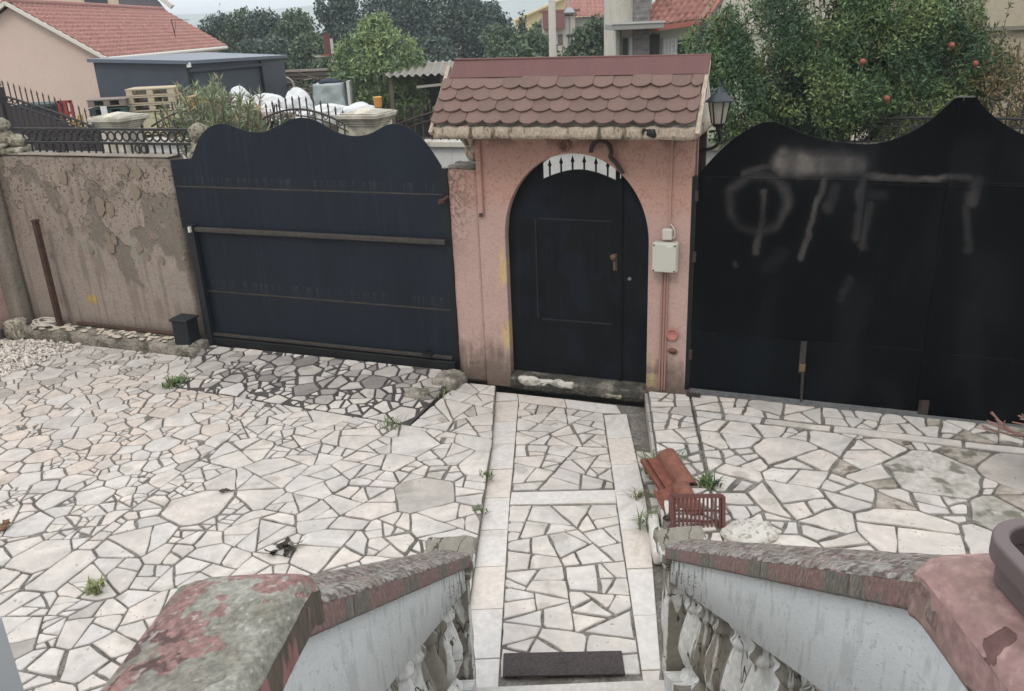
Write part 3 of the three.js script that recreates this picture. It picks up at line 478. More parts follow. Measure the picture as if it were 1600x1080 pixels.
{ // coil of old white hose and scraps
  const pts = []; for (let i = 0; i < 60; i++) { const a = i * .55, r = .07 + .03 * Math.sin(i * .37); pts.push([-2.08 + Math.cos(a) * r * 1.5 + i * .001, .185 + i * .0006 + .012 * Math.sin(i), .12 + Math.sin(a) * r]); }
  pts.push([-1.9, .18, .16], [-1.72, .175, .13], [-1.6, .172, .17]);
  const o = top(onWall(new THREE.Mesh(tube(pts, .011, 260, 6), plain(196, 190, 180))), 'hose_coil', 'coil of pale hose lying on the concrete ledge', 'hose'); shadow(o);
}
{ const t = wallThing('gate_track_rail', 'rusty steel guide rail lying along the concrete ledge', 'rail');
  part(t, 'rail_bar', metric(rod([-1.7, .19, .035], [-.12, .185, .05], .022, .022, 8)), M.rust); part(t, 'rail_foot', metric(box(1.4, .012, .06, -.95, .168, .045)), M.concreteDark); }
{ // crumbs of plaster on the ledge
  const R = rng32(77), g = []; for (let i = 0; i < 70; i++) { const s = .01 + R() * .03, q = new THREE.IcosahedronGeometry(1, 0); q.scale(s * (1 + R()), s * .35, s); q.rotateY(R() * 6); q.translate(-2.2 + R() * 1.9, .167 + R() * .006, .06 + R() * .16); g.push(q); }
  const o = top(onWall(new THREE.Mesh(merge(g), plain(186, 176, 160))), 'plaster_crumbs', 'scattered pale crumbs of plaster on the mossy concrete ledge', 'rubble'); o.userData.kind = 'stuff'; shadow(o);
}
{ // railing on top of the wall
  const t = wallThing('wall_railing', 'dark iron railing with a row of rings on the peeling wall', 'railing');
  const f = -.12; part(t, 'top_rail', box(2.2, .022, .03, -1.02, 2.165, f), M.ironDark); part(t, 'middle_rail', box(2.2, .022, .03, -1.02, 2.035, f), M.ironDark); 
  for (let i = 0; i < 23; i++) { const s = -1.98 + i * .09; part(t, 'ring', new THREE.TorusGeometry(.042, .009, 6, 16).translate(s, 2.10, f), M.ironDark); if (i) part(t, 'picket', box(.014, .12, .014, s - .045, 1.98, f), M.ironDark); }
  for (const s of [-1.55, -.55]) part(t, 'scroll', merge([new THREE.TorusGeometry(.035, .008, 6, 14).translate(s - .035, 1.985, f + .02), new THREE.TorusGeometry(.035, .008, 6, 14).translate(s + .035, 1.985, f + .02)]), M.ironDark);
}
function lion(seed) { // weathered reclining stone figure: plinth, haunch, chest and maned head
  const g = [roughBox(.34, .07, .22, .03, .012, 14, seed, 0, .03, 0, .02)];
  const ball = (r, x, y, z, sx, sy, sz, a) => { let q = new THREE.IcosahedronGeometry(r, 4); q.scale(sx, sy, sz); q = rough(q, a, 22, seed + 3); q.translate(x, y, z); g.push(metric(q)); };
  ball(.085, .07, .12, 0, 1.35, .8, 1, .02); ball(.08, -.04, .16, .02, .9, 1.3, 1, .02); ball(.08, -.05, .275, .03, 1, 1, 1, .03); ball(.035, -.05, .255, .105, 1, .8, 1, .01);
  ball(.03, -.08, .09, .1, .8, .7, 2, .008); ball(.03, -.01, .09, .1, .8, .7, 2, .008);
  return merge(g);
}
{ const a = top(new THREE.Mesh(lion(5), M.stoneRough), 'stone_ornament', 'weathered carved stone ornament on the left end of the peeling wall', 'ornament'); a.position.set(...wp(-2.18, 1.93, -.1)); a.rotation.y = TH + .2; shadow(a); }
{ const p = wallThing('gate_pillar', 'short plaster gate pillar behind the hump of the sliding gate', 'pillar'); part(p, 'pillar_body', metric(box(.26, 1.87, .24, .10, .935, -.16)), M.greyRender);
  const a = new THREE.Mesh(merge([metric(rough(new THREE.IcosahedronGeometry(.095, 5), .018, 18, 9).translate(0, .255, 0)), metric(rough(new THREE.CylinderGeometry(.07, .1, .1, 20, 5), .014, 22, 10).translate(0, .14, 0)), roughBox(.22, .09, .2, .03, .018, 16, 12, 0, .045, 0)]), M.stoneRough); a.name = 'stone_ball'; top(a, 'stone_ball', 'weathered stone ball finial beside the left end of the sliding gate', 'ornament'); a.position.set(...wp(.10, 1.873, -.16)); a.rotation.y = TH; shadow(a); }

// ---------------------------------------------------------------- gates
function humpShape(pts, bottom) { const s = new THREE.Shape(); s.moveTo(pts[0][0], bottom); s.lineTo(pts[0][0], pts[0][1]); for (let i = 1; i < pts.length; i++) { const p = pts[i]; p.length > 2 ? s.bezierCurveTo(...p) : s.lineTo(...p); } s.lineTo(pts[pts.length - 1][pts[pts.length - 1].length - 2], bottom); s.closePath(); return s; }
const ex = (s, d, z = 0, bev = 0, cs = 14) => new THREE.ExtrudeGeometry(s, { depth: d, bevelEnabled: bev > 0, bevelSize: bev, bevelThickness: bev, bevelSegments: 1, curveSegments: cs }).translate(0, 0, z);
{
  const t = wallThing('sliding_gate', 'dark blue steel sliding gate with a wavy humped top', 'gate');
  const prof = [[-.15, 1.905], [.10, 1.925], [.20, 2.09, .27, 2.20, .45, 2.23], [.50, 2.235], [.58, 2.235, .68, 2.165, .85, 2.16], [1.05, 2.16, 1.15, 2.285, 1.33, 2.285], [1.53, 2.285, 1.58, 2.135, 1.83, 2.135], [2.02, 2.135, 2.08, 2.235, 2.19, 2.235], [2.40, 2.235, 2.50, 2.06, 2.60, 1.90]];
  // upper sheet, two middle sheets, lower sheet: lapped, each a little in front of the other
  const up = humpShape(prof, 1.665); part(t, 'upper_sheet', planarUV(ex(up, .004, -.012), -.2, .1, 3, 2.2), M.gateBlue);
  part(t, 'sheet_panel', planarUV(metric(box(2.75, .40, .004, 1.225, 1.468, -.014)), -.2, .1, 3, 2.2), M.gateBlue);
  part(t, 'sheet_panel', planarUV(metric(box(2.58, .60, .004, 1.30, .955, -.014)), -.2, .1, 3, 2.2), M.gateBlue);
  part(t, 'sheet_panel', planarUV(metric(box(2.58, .50, .004, 1.30, .405, -.016)), -.2, .1, 3, 2.2), M.gateBlue);
  part(t, 'seam', planarUV(box(2.74, .012, .005, 1.225, 1.664, -.009), -.2, .1, 3, 2.2), M.railSteel);
  part(t, 'seam', planarUV(box(2.58, .012, .005, 1.30, .654, -.010), -.2, .1, 3, 2.2), M.railSteel);
  part(t, 'cross_rail', metric(rbox(2.62, .042, .045, .006, 1.29, 1.268, .015)), M.railSteel);
  part(t, 'bottom_rail', metric(rbox(2.58, .03, .03, .005, 1.30, .215, .01)), M.railSteel);
  part(t, 'base_channel', metric(rbox(2.62, .085, .07, .006, 1.31, .145, .005)), M.ironBlack);
  part(t, 'end_post', metric(merge([box(.05, 1.24, .05, .0, .69, .028), box(.04, 1.1, .03, -.055, .75, .005)])), M.ironGate);
  part(t, 'end_post', metric(box(.052, 1.78, .05, 2.618, .99, -.03)), M.ironBlack);
  part(t, 'latch', metric(merge([box(.05, .03, .05, 2.60, 1.62, .03), rod([2.58, 1.60, .05], [2.66, 1.66, .03], .012)])), M.rust);
  part(t, 'roller_bracket', metric(box(.08, .03, .05, 2.36, .24, .03)), M.ironBlack);
  part(t, 'edge_tab', metric(box(.02, .05, .05, -.0, 1.275, .055)), plain(206, 204, 198));
}
{ const t = wallThing('gate_motor', 'dark metal motor box at the foot of the sliding gate post', 'gate motor'); part(t, 'casing', metric(rbox(.19, .27, .17, .02, -.205, .255, .13)), M.ironGate); part(t, 'casing_lid', metric(rbox(.21, .03, .19, .01, -.205, .40, .13)), M.ironGate); }
{
  const t = wallThing('double_gate', 'black steel double gate with humped top and grey overpainted graffiti', 'gate');
  const cover = g => planarUV(g, 4.6, .1, 3.4, 2.4);
  const l = humpShape([[4.665, 1.64], [4.68, 1.88], [4.76, 1.99, 4.92, 2.18, 5.11, 2.25], [5.19, 2.255], [5.30, 2.21, 5.48, 2.105, 5.80, 2.105], [6.05, 2.11, 6.22, 2.30, 6.30, 2.40], [6.352, 2.41]], .155);
  part(t, 'gate_leaf', cover(ex(l, .012, -.02, 0, 20)), M.gateBlack);
  const r = humpShape([[6.36, 2.41], [6.43, 2.41], [6.50, 2.30, 6.72, 2.14, 6.95, 2.11], [7.25, 2.11, 7.35, 2.25, 7.55, 2.25], [7.8, 2.24, 8.0, 2.0, 8.0, 1.8]], .135);
  part(t, 'gate_leaf', cover(ex(r, .012, -.02, 0, 20)), M.gateBlack);
  part(t, 'meeting_strip', cover(box(.035, 2.22, .012, 6.355, 1.28, -.001)), M.gateBlack);
  part(t, 'welded_frame', cover(merge([box(.66, .02, .012, 6.16, 1.83, .0), box(.02, .5, .012, 5.845, 1.57, .0)])), M.gateBlack);
  for (const [y, w, x] of [[1.86, 1.66, 5.51], [.64, 1.66, 5.51], [.62, 1.6, 7.19], [1.84, 1.6, 7.19]]) part(t, 'seam', cover(box(w, .010, .006, x, y, -.006)), M.gateBlack);
  part(t, 'drop_bolt', metric(merge([rod([5.515, .64, .012], [5.53, .15, .012], .011), box(.045, .26, .014, 5.512, .51, .004)])), M.railSteel, 'rusty drop bolt with a worn ochre guide');
  part(t, 'bolt_guide', metric(rbox(.045, .06, .035, .006, 5.516, .43, .012)), plain(104, 84, 58));
  part(t, 'lock_plate', metric(box(.07, .11, .01, 6.385, .2, .0)), M.ironBrown);
  part(t, 'peak_cap', metric(box(.12, .008, .024, 6.36, 2.412, -.014)), plain(84, 84, 84));
  part(t, 'hinge_post', metric(box(.035, 1.72, .06, 4.648, 1.0, -.035)), M.ironBlack);
  for (const y of [.45, 1.25, 1.72]) part(t, 'hinge', metric(rod([4.668, y - .04, .0], [4.668, y + .04, .0], .014)), M.ironBrown);
}
// ---------------------------------------------------------------- portal
{
  const t = wallThing('gate_portal', 'pink plastered door portal with arched opening under a small tiled roof', 'gatehouse');
  const s = new THREE.Shape(); s.moveTo(2.905, -.01); s.lineTo(3.125, -.01); s.lineTo(3.125, 1.33); s.absellipse(3.722, 1.33, .597, .69, Math.PI, 0, true); s.lineTo(4.319, -.01); s.lineTo(4.635, -.01); s.lineTo(4.635, 2.17); s.lineTo(2.905, 2.17); s.closePath();
  part(t, 'portal_wall', planarUV(ex(s, .29, -.30, .004, 40), 2.6, 0, 2.1, 2.3), M.portal);
  { const g = roughBox(.262, 1.88, .26, .04, .006, 6, 15, 2.773, .935, -.137, .02); planarUV(g, 2.6, 0, 2.1, 2.3); part(t, 'side_pilaster', g, M.portal); }
  part(t, 'pilaster_top', roughBox(.262, .04, .25, .025, .016, 14, 17, 2.775, 1.885, -.142, .02), M.concrete);
  part(t, 'scroll_bracket', metric(rough(merge([new THREE.IcosahedronGeometry(.09, 4).scale(.75, 1.1, .8).translate(2.86, 2.03, -.08), new THREE.IcosahedronGeometry(.07, 4).scale(.8, 1, .9).translate(2.85, 2.13, -.02)]), .025, 16, 19)), M.creamCrumb);
  part(t, 'eave_slab', roughBox(2.02, .095, .84, .035, .010, 16, 21, 3.69, 2.205, -.13, .015), M.creamCrumb);
  // roof body with gable ends
  const gb = new THREE.Shape(); gb.moveTo(.262, 2.235); gb.lineTo(-.15, 2.655); gb.lineTo(-.56, 2.235); gb.closePath();
  const gg = new THREE.ExtrudeGeometry(gb, { depth: 1.98, bevelEnabled: false }); gg.rotateY(-Math.PI / 2); gg.translate(4.685, 0, 0);
  part(t, 'roof_body', metric(gg), M.creamWall);
  // scallop tiles
  const ang = Math.atan2(.42, .45), up = [0, Math.sin(ang), -Math.cos(ang)], nrm = [0, Math.cos(ang), Math.sin(ang)];
  const R = rng32(83), W = .1435;
  const tileG = [0, 1, 2].map(v => { const sh = new THREE.Shape(), w = W / 2 - .0015; sh.moveTo(-w, .16); sh.lineTo(-w, .032); sh.bezierCurveTo(-w * .80, .012, -w * .42, -.004 - v * .002, 0, -.004); sh.bezierCurveTo(w * .42, -.004, w * .80, .012 + v * .002, w, .032); sh.lineTo(w, .16); sh.closePath(); const g = new THREE.ExtrudeGeometry(sh, { depth: .012, bevelEnabled: true, bevelSize: .002, bevelThickness: .002, bevelSegments: 1, curveSegments: 5 }); return metric(g, .35); });
  let k = 0; const roof = new THREE.Group(); roof.name = 'tile_slope'; t.add(roof);
  for (let r = 3; r >= 0; r--) for (let c = -1; c < 15; c++) {
    const s0 = 2.67 + c * W + (r % 2 ? W / 2 : 0), lo = Math.max(s0, 2.662), hi = Math.min(s0 + W, 4.688), sx = (lo + hi) / 2; if (hi - lo < .03) continue;
    const d = r * .113 - .012, m = part(roof, k ? 'roof_tile_' + String(k).padStart(3, '0') : 'roof_tile', tileG[Math.floor(R() * 3)], M.roofTile[Math.floor(R() * 4)]); k++;
    const h = .026 + (R() - .5) * .005;
    m.position.set(sx + (R() - .5) * .006, 2.262 + up[1] * d + nrm[1] * h, .278 + up[2] * d + nrm[2] * h);
    m.scale.x = (hi - lo) / W; m.rotation.set(-(Math.PI / 2 - ang) - .13, 0, (R() - .5) * .06); m.rotation.x += (R() - .5) * .05;
  }
  { const g = new THREE.BufferGeometry(); g.copy(metric(box(1.98, .6, .02))); const m = part(t, 'back_roof', g, M.roofTile[2]); m.position.set(3.69, 2.445, -.37); m.rotation.x = Math.PI / 2 - ang - 1.57 + 1.62 - .05; m.rotation.x = .80; }
  // folded sheet ridge cap
  const rc = new THREE.Shape(); const a0 = [-.025, 2.585], a1 = [-.146, 2.708], a2 = [-.154, 2.708], a3 = [-.275, 2.585]; rc.moveTo(...a0); rc.lineTo(...a1); rc.lineTo(...a2); rc.lineTo(...a3); rc.lineTo(a3[0] + .006, a3[1]); rc.lineTo(-.15, 2.698); rc.lineTo(a0[0] - .006, a0[1]); rc.closePath();
  const rg = new THREE.ExtrudeGeometry(rc, { depth: 2.0, bevelEnabled: false }); rg.rotateY(-Math.PI / 2); rg.translate(4.712, 0, 0); part(t, 'ridge_cap', metric(rg, .5), M.ridge);
  part(t, 'ridge_fold', metric(rod([2.71, 2.712, -.15], [4.715, 2.70, -.15], .011, .011, 8), .5), M.ridge);
  // verge plaster on the gable ends
  for (const [x, q] of [[4.700, 1], [2.672, 0]]) { const b = bar([x, 2.20, .30], [x, 2.66, -.125], .03, .035); part(t, 'verge_strip', roughBox(.001, .001, .001, 1, 0, 1, 1).copy(metric(b)), M.creamCrumb); }
  // stripped bits
  part(t, 'broken_hole', roughBox(.10, .06, .03, .015, .02, 22, 23, 4.36, 2.215, .285, .01), M.ironBlack, 'black broken hole in the eave slab');
  part(t, 'threshold_block', roughBox(1.20, .135, .27, .035, .022, 8, 25, 3.722, .05, -.08, .03), M.concreteDark);
  part(t, 'threshold_patch', roughBox(.50, .07, .04, .02, .034, 9, 27, 3.46, .088, .042, .02), M.whiteRock, 'broken whitish mortar patch on the threshold');
  part(t, 'threshold_patch', roughBox(.16, .05, .04, .02, .03, 10, 28, 4.05, .03, .045, .015), M.stoneRough);
  part(t, 'conduit_pipe', rod([2.955, 1.5, .008], [2.955, 2.15, .008], .007, .007, 6), plain(150, 108, 98));
  part(t, 'pipe_cap', box(.025, .03, .02, 2.93, 1.51, .01), plain(70, 62, 58));
  part(t, 'conduit_pipe', rod([4.475, 1.46, .008], [4.478, 2.15, .008], .008, .008, 6), plain(170, 136, 126));
  for (const x of [4.425, 4.448, 4.468]) part(t, 'conduit_pipe', rod([x, .12, .008], [x + .004, 1.13, .008], .008, .008, 6), plain(158, 122, 112));
  part(t, 'socket_pot', metric(new THREE.LatheGeometry([[.0, .0], [.045, .0], [.05, .012], [.042, .02], [.036, .008], [0, .006]].map(q => new THREE.Vector2(...q)), 18).rotateX(Math.PI / 2).translate(4.52, .61, .004)), plain(176, 118, 108));
  part(t, 'wall_hole', metric(rough(new THREE.CylinderGeometry(.04, .03, .02, 14).rotateX(Math.PI / 2).scale(1, .6, 1).translate(4.525, .47, .002), .012, 20, 3)), plain(104, 70, 62));
}
// the door
{
  const t = wallThing('arched_door', 'dark steel arched door with a spiked slot above, inside the pink portal', 'door');
  const E = x => 1.33 + .69 * Math.sqrt(Math.max(0, 1 - ((x - 3.722) / .597) ** 2));
  const s = new THREE.Shape(); s.moveTo(3.13, .125); s.lineTo(3.13, 1.33); for (let i = 1; i <= 14; i++) { const x = 3.13 + (3.44 - 3.13) * i / 14; s.lineTo(x, E(x)); }
  s.lineTo(3.44, 1.80); for (let i = 1; i < 12; i++) { const q = i / 12; s.lineTo(3.44 + .593 * q, 1.80 + .078 * Math.sin(Math.PI * q)); } s.lineTo(4.033, 1.80); s.lineTo(4.033, E(4.033)); s.lineTo(4.062, E(4.062)); s.lineTo(4.072, .125); s.closePath();
  part(t, 'door_leaf', planarUV(ex(s, .03, -.115), 3.1, .1, 1.3, 2.1), M.doorPaint);
  const f = new THREE.Shape(); f.moveTo(4.086, .125); f.lineTo(4.074, E(4.074)); for (let i = 1; i <= 12; i++) { const x = 4.074 + (4.316 - 4.074) * i / 12; f.lineTo(x, E(x)); } f.lineTo(4.316, .125); f.closePath();
  part(t, 'side_panel', planarUV(ex(f, .03, -.12), 3.1, .1, 1.3, 2.1), M.doorPaint);
  part(t, 'seam_strip', planarUV(box(.036, 1.70, .012, 4.074, .97, -.078), 3.1, .1, 1.3, 2.1), M.doorPaint);
  part(t, 'frame_bar', planarUV(merge([box(.62, .012, .01, 3.70, 1.48, -.081), box(.6, .012, .01, 3.70, .62, -.081), box(.012, .85, .01, 3.37, 1.05, -.081)]), 3.1, .1, 1.3, 2.1), std({ map: M.doorPaint.map, color: new THREE.Color(.95, .95, .95), roughness: .8 }));
  for (let i = 0; i < 6; i++) { const x = 3.497 + i * .094, y0 = 1.82 + .05 * Math.sin(Math.PI * (x - 3.44) / .593); part(t, 'spike', merge([rod([x, y0 - .02, -.1], [x, y0 + .075, -.1], .008, .008, 6), new THREE.ConeGeometry(.017, .05, 6).translate(x, y0 + .095, -.1), new THREE.SphereGeometry(.013, 6, 5).translate(x, y0 + .07, -.1)]), M.ironBlack); }
  part(t, 'lock', metric(merge([rbox(.035, .14, .012, .004, 4.033, 1.15, -.08), new THREE.SphereGeometry(.028, 12, 10).scale(1, 1, .8).translate(4.022, 1.195, -.06)])), plain(92, 74, 60, { roughness: .5, metalness: .3 }));
  part(t, 'handle', rod([4.03, 1.16, -.06], [4.035, 1.10, -.05], .009, .008, 7), plain(104, 98, 92, { roughness: .4, metalness: .5 }));
  part(t, 'spy_disc', new THREE.CylinderGeometry(.014, .014, .006, 14).rotateX(Math.PI / 2).translate(4.15, 1.018, -.087), plain(128, 128, 126, { metalness: .4, roughness: .4 }));
}
{ // iron horseshoe and a small dry wreath over the arch
  const pts = []; for (let i = 0; i <= 20; i++) { const a = Math.PI * (1.02 - i / 20 * 1.16); pts.push([3.945 + Math.cos(a) * .078, 2.035 + Math.sin(a) * .082, .025]); } pts.push([4.055, 1.96, .025], [4.09, 1.91, .025], [4.118, 1.875, .025]);
  const o = top(onWall(new THREE.Mesh(tube(pts, .017, 70, 8), M.ironBrown)), 'bent_hose', 'dark curved pipe hung like a horseshoe over the door arch', 'pipe'); shadow(o);
  const R = rng32(91), g = []; for (let i = 0; i < 26; i++) { const a = i / 26 * 6.283, q = rough(new THREE.IcosahedronGeometry(.014, 1), .005, 50, i); q.translate(3.655 + Math.cos(a) * .036 + (R() - .5) * .01, 2.085 + Math.sin(a) * .042, .02 + R() * .01); g.push(metric(q)); }
  const w = top(onWall(new THREE.Mesh(merge(g), plain(128, 96, 82))), 'small_wreath', 'small dry wreath hanging over the top of the door arch', 'wreath'); shadow(w);
}
{
  const t = wallThing('electric_box', 'pale grey electric box on the right pier of the portal', 'electric box'), c = plain(178, 176, 166, { roughness: .55 });
  part(t, 'box_body', rbox(.195, .235, .07, .012, 4.457, 1.25, .036), c); part(t, 'box_lid', rbox(.185, .225, .02, .008, 4.453, 1.25, .076), plain(188, 186, 176, { roughness: .5 }));
  for (const [x, y] of [[-.08, -.1], [.08, -.1], [-.08, .1], [.08, .1]]) part(t, 'screw', new THREE.CylinderGeometry(.007, .007, .006, 8).rotateX(Math.PI / 2).translate(4.453 + x, 1.25 + y, .088), plain(70, 66, 62));
  part(t, 'box_sticker', box(.05, .012, .002, 4.49, 1.345, .0865), plain(214, 212, 204));
}
{ const t = wallThing('junction_box', 'small white junction box on top of the electric box', 'junction box'); part(t, 'box_body', rbox(.075, .085, .05, .01, 4.465, 1.425, .03), plain(190, 184, 176)); part(t, 'cable', tube([[4.495, 1.40, .03], [4.515, 1.40, .025], [4.512, 1.46, .018], [4.482, 1.50, .012]], .006, 16, 6), plain(188, 180, 172)); }
{ // lantern
  const t = wallThing('wall_lantern', 'black iron lantern with frosted panes at the right end of the portal roof', 'lantern');
  const x = 4.80, z = -.02, y = 2.23, fr = M.ironBlack, pane = new THREE.MeshPhysicalMaterial({ color: S(214, 208, 196), roughness: .55, transmission: .7, thickness: 0, side: THREE.DoubleSide });
  const n = 6, P = (r, yy, i) => [x + Math.cos(i / n * 6.283) * r, yy, z + Math.sin(i / n * 6.283) * r];
  part(t, 'lantern_base', merge([new THREE.CylinderGeometry(.05, .035, .025, n).translate(x, y, z), new THREE.CylinderGeometry(.025, .015, .03, n).translate(x, y - .025, z)]), fr);
  for (let i = 0; i < n; i++) { const a = P(.048, y + .012, i), b = P(.076, y + .165, i), c = P(.076, y + .165, i + 1), d = P(.048, y + .012, i + 1); part(t, 'frame_bar', rod(a, b, .006, .006, 6), fr);
    const g = new THREE.BufferGeometry(); g.setAttribute('position', new THREE.Float32BufferAttribute([...a, ...c, ...b, ...a, ...d, ...c], 3)); g.computeVertexNormals(); part(t, 'glass_pane', metric(g), pane); }
  part(t, 'lantern_roof', merge([new THREE.CylinderGeometry(.045, .105, .055, n).translate(x, y + .195, z), new THREE.CylinderGeometry(.108, .108, .008, n).translate(x, y + .166, z), new THREE.CylinderGeometry(.022, .04, .035, n).translate(x, y + .24, z), new THREE.ConeGeometry(.012, .05, 8).translate(x, y + .28, z)]), plain(44, 50, 56, { roughness: .45, metalness: .3 }));
  part(t, 'bracket_arm', merge([tube([[x, y - .03, z], [x + .01, y - .08, z - .02], [x - .02, y - .16, z - .06], [4.66, y - .2, -.12]], .012, 20, 7), new THREE.TorusGeometry(.04, .006, 6, 16).translate(x + .02, y - .09, z)]), fr);
  part(t, 'wall_post', box(.05, .62, .05, 4.68, 1.86, -.14), plain(52, 44, 36));
}
// ---------------------------------------------------------------- staircase and balustrades
function strip(profile, path, N, seed, amp, freq, uS = 1) {              // open or closed section swept along a path t -> [x, y, z, side]
  const per = [0]; for (let i = 1; i < profile.length; i++) per.push(per[i - 1] + Math.hypot(profile[i][0] - profile[i - 1][0], profile[i][1] - profile[i - 1][1]));
  const P = [], U = [], I = []; let len = 0, prev = null; const m = profile.length;
  for (let k = 0; k <= N; k++) { const q = path(k / N); if (prev) len += Math.hypot(q[0] - prev[0], q[1] - prev[1], q[2] - prev[2]); prev = q;
    for (let i = 0; i < m; i++) { const u = profile[i][0] * (q[4] || 1), v = typeof profile[i][2] === 'function' ? profile[i][2](k / N) : profile[i][1]; const n = (fbm(len * freq + 20, per[i] * freq * 1.4 + 7, seed, 4) - .5) * 2 * amp, n2 = (fbm(len * freq + 60, per[i] * freq * 1.4 + 17, seed + 5, 4) - .5) * 2 * amp;
      P.push(q[0] + q[3] * (u + n2 * .6), q[1] + v + n, q[2]); U.push(len / uS, per[i] / uS); } }
  for (let k = 0; k < N; k++) for (let i = 0; i < m - 1; i++) { const a = k * m + i, b = a + 1, c = a + m, d = c + 1; I.push(a, c, b, b, c, d); }
  const g = new THREE.BufferGeometry(); g.setAttribute('position', new THREE.Float32BufferAttribute(P, 3)); g.setAttribute('uv', new THREE.Float32BufferAttribute(U, 2)); g.setIndex(I); g.computeVertexNormals(); return g;
}
const yCap = z => 2.174 - Math.max(0, -1.085 - z) * .652;
function balustrade(name, side, xb, xt, label) {                         // xb / xt: inner face at the low and the high end
  const t = thing(name, label, 'balustrade');
  const xin = z => mix(xb, xt, (z + 3.07) / 2.01), pt = (z0, z1) => q => { const z = mix(z0, z1, q); return [xin(z), yCap(z), z, side]; };
  const z0 = -3.09, z1 = side < 0 ? -1.09 : -1.03;
  part(t, 'handrail_cap', strip([[-.016, -.012], [-.006, .002], [.012, .010], [.034, .010], [.040, .002], [.050, .014], [.075, .024], [.1, .027], [.125, .024], [.15, .014], [.16, .002], [.168, .010], [.188, .010], [.2, 0], [.2, -.06]], pt(z0, z1), 110, 5, .003, 30, .8), M.railSlope);
  part(t, 'handrail_edge', strip([[.02, -.066], [-.010, -.068], [-.016, -.060], [-.016, -.012]], pt(z0, z1), 110, 6, .0018, 34, .6), M.railEdge);
  part(t, 'handrail_end', metric(roughBox(.20, .07, .02, .012, .006, 20, 8, xb + side * .092, yCap(z0) - .03, z0)), M.railTop);
  const hb = q => -.062 - mix(.125, .30, q), hz = z => -.062 - (z < -1.05 ? mix(.125, .30, (z + 3.06) / 2.01) : Math.min(.78, .30 + (z + 1.05) * 1.2)), hq = q => hz(mix(-3.06, .5, q));
  const beam = strip([[.012, 0, q => -.062], [.012, 0, hq], [.17, 0, hq], [.17, 0, q => -.062]], pt(-3.06, .5), 100, 7, .0025, 8);
  { const p = beam.attributes.position, uv = []; for (let i = 0; i < p.count; i++) uv.push((p.getZ(i) + 3.06) / 2.1, (p.getY(i) - yCap(p.getZ(i))) / .4 + 1); beam.setAttribute('uv', new THREE.Float32BufferAttribute(uv, 2)); }
  part(t, 'sloped_beam', beam, M.whiteBeam);
  const nose = z => .17 + (z + 3.06) * .596;
  part(t, 'stair_stringer', strip([[-.01, 0, q => nose(mix(-3.03, -1.05, q)) + .05 - yCap(mix(-3.03, -1.05, q))], [-.01, 0, q => nose(mix(-3.03, -1.05, q)) - .42 - yCap(mix(-3.03, -1.05, q))], [.19, 0, q => nose(mix(-3.03, -1.05, q)) - .42 - yCap(mix(-3.03, -1.05, q))], [.19, 0, q => nose(mix(-3.03, -1.05, q)) + .05 - yCap(mix(-3.03, -1.05, q))], [-.01, 0, q => nose(mix(-3.03, -1.05, q)) + .05 - yCap(mix(-3.03, -1.05, q))]], pt(-3.03, -1.05), 50, 9, .006, 12), M.whiteFlake);
  const prof = [[.055, 0], [.06, .02], [.05, .04], [.036, .06], [.034, .09], [.05, .13], [.066, .19], [.068, .25], [.056, .33], [.04, .41], [.034, .45], [.046, .47], [.048, .49], [.036, .51], [.036, .54], [.056, .57], [.058, .62]];
  const lat = new THREE.LatheGeometry(new THREE.SplineCurve(prof.map(q => new THREE.Vector2(...q))).getPoints(44), 22);
  for (let i = 0; i < 8; i++) {
    const z = -2.90 + i * .215, q = (z + 3.06) / 2.01, yb = nose(z) + .045, yt = yCap(z) + hb(q) + .02, k = (yt - yb) / .62;
    let g = rough(lat.clone().scale(1, k, 1), .007, 24, 30 + i * 3 + side); g = planarUV(g, 0, 0, 1, 1); { const p = g.attributes.position, uv = []; for (let j = 0; j < p.count; j++) { const x = p.getX(j), zz = p.getZ(j); uv.push(Math.atan2(zz, x) * .08 + i * .27, p.getY(j)); } g.setAttribute('uv', new THREE.Float32BufferAttribute(uv, 2)); }
    const b = part(t, 'baluster', g, M.whiteFlake); b.position.set(xin(z) + side * .09, yb, z);
  }
  const px = xb + side * .085;
  part(t, 'newel_post', roughBox(.165, .84, .15, .03, .008, 12, 40 + side, px, .41, -3.135, .012), M.whiteFlake);
  part(t, 'post_cap', roughBox(.22, .07, .2, .018, .012, 22, 44 + side, px - side * .012, .835, -3.14, .02), M.whiteFlake);
  part(t, 'post_collar', roughBox(.19, .035, .175, .02, .008, 22, 48 + side, px - side * .006, .77, -3.14, .01), M.whiteFlake);
  return t;
}
balustrade('stair_balustrade', -1, -.232, -.352, 'left stair balustrade with flaking handrail and white baluster row');
balustrade('stair_balustrade', 1, .630, .634, 'right stair balustrade with flaking handrail leading to the brown planter');
{
  const t = thing('landing_parapet', 'flaking pink and grey parapet of the landing on the left', 'parapet');
  const path = q => { const z = mix(-1.15, .9, q); return [-.342 - .13 * (z + 1.12), 2.2 - .022 * sst(.02, 0, q), z, -1, .93]; };
  part(t, 'parapet_cap', strip([[-.012, -.028], [0, -.004], [.016, .003], [.06, .006], [.12, .006], [.175, .003], [.205, -.006], [.216, -.03], [.216, -.09]], path, 120, 15, .0022, 26, .8), M.railTop);
  part(t, 'parapet_edge', strip([[.03, -.100], [-.006, -.098], [-.012, -.090], [-.012, -.028]], path, 120, 16, .0018, 26), M.railBand);
  part(t, 'cap_end', roughBox(.19, .08, .05, .012, .002, 30, 17, -.455, 2.125, -1.122), M.railTop);
  part(t, 'parapet_wall', metric(box(.15, .75, 2.0, -.087, 0, 1.0).rotateY(-.12).translate(-.360, 1.725, -1.06), 1.5), M.whiteBeamPlain);
}
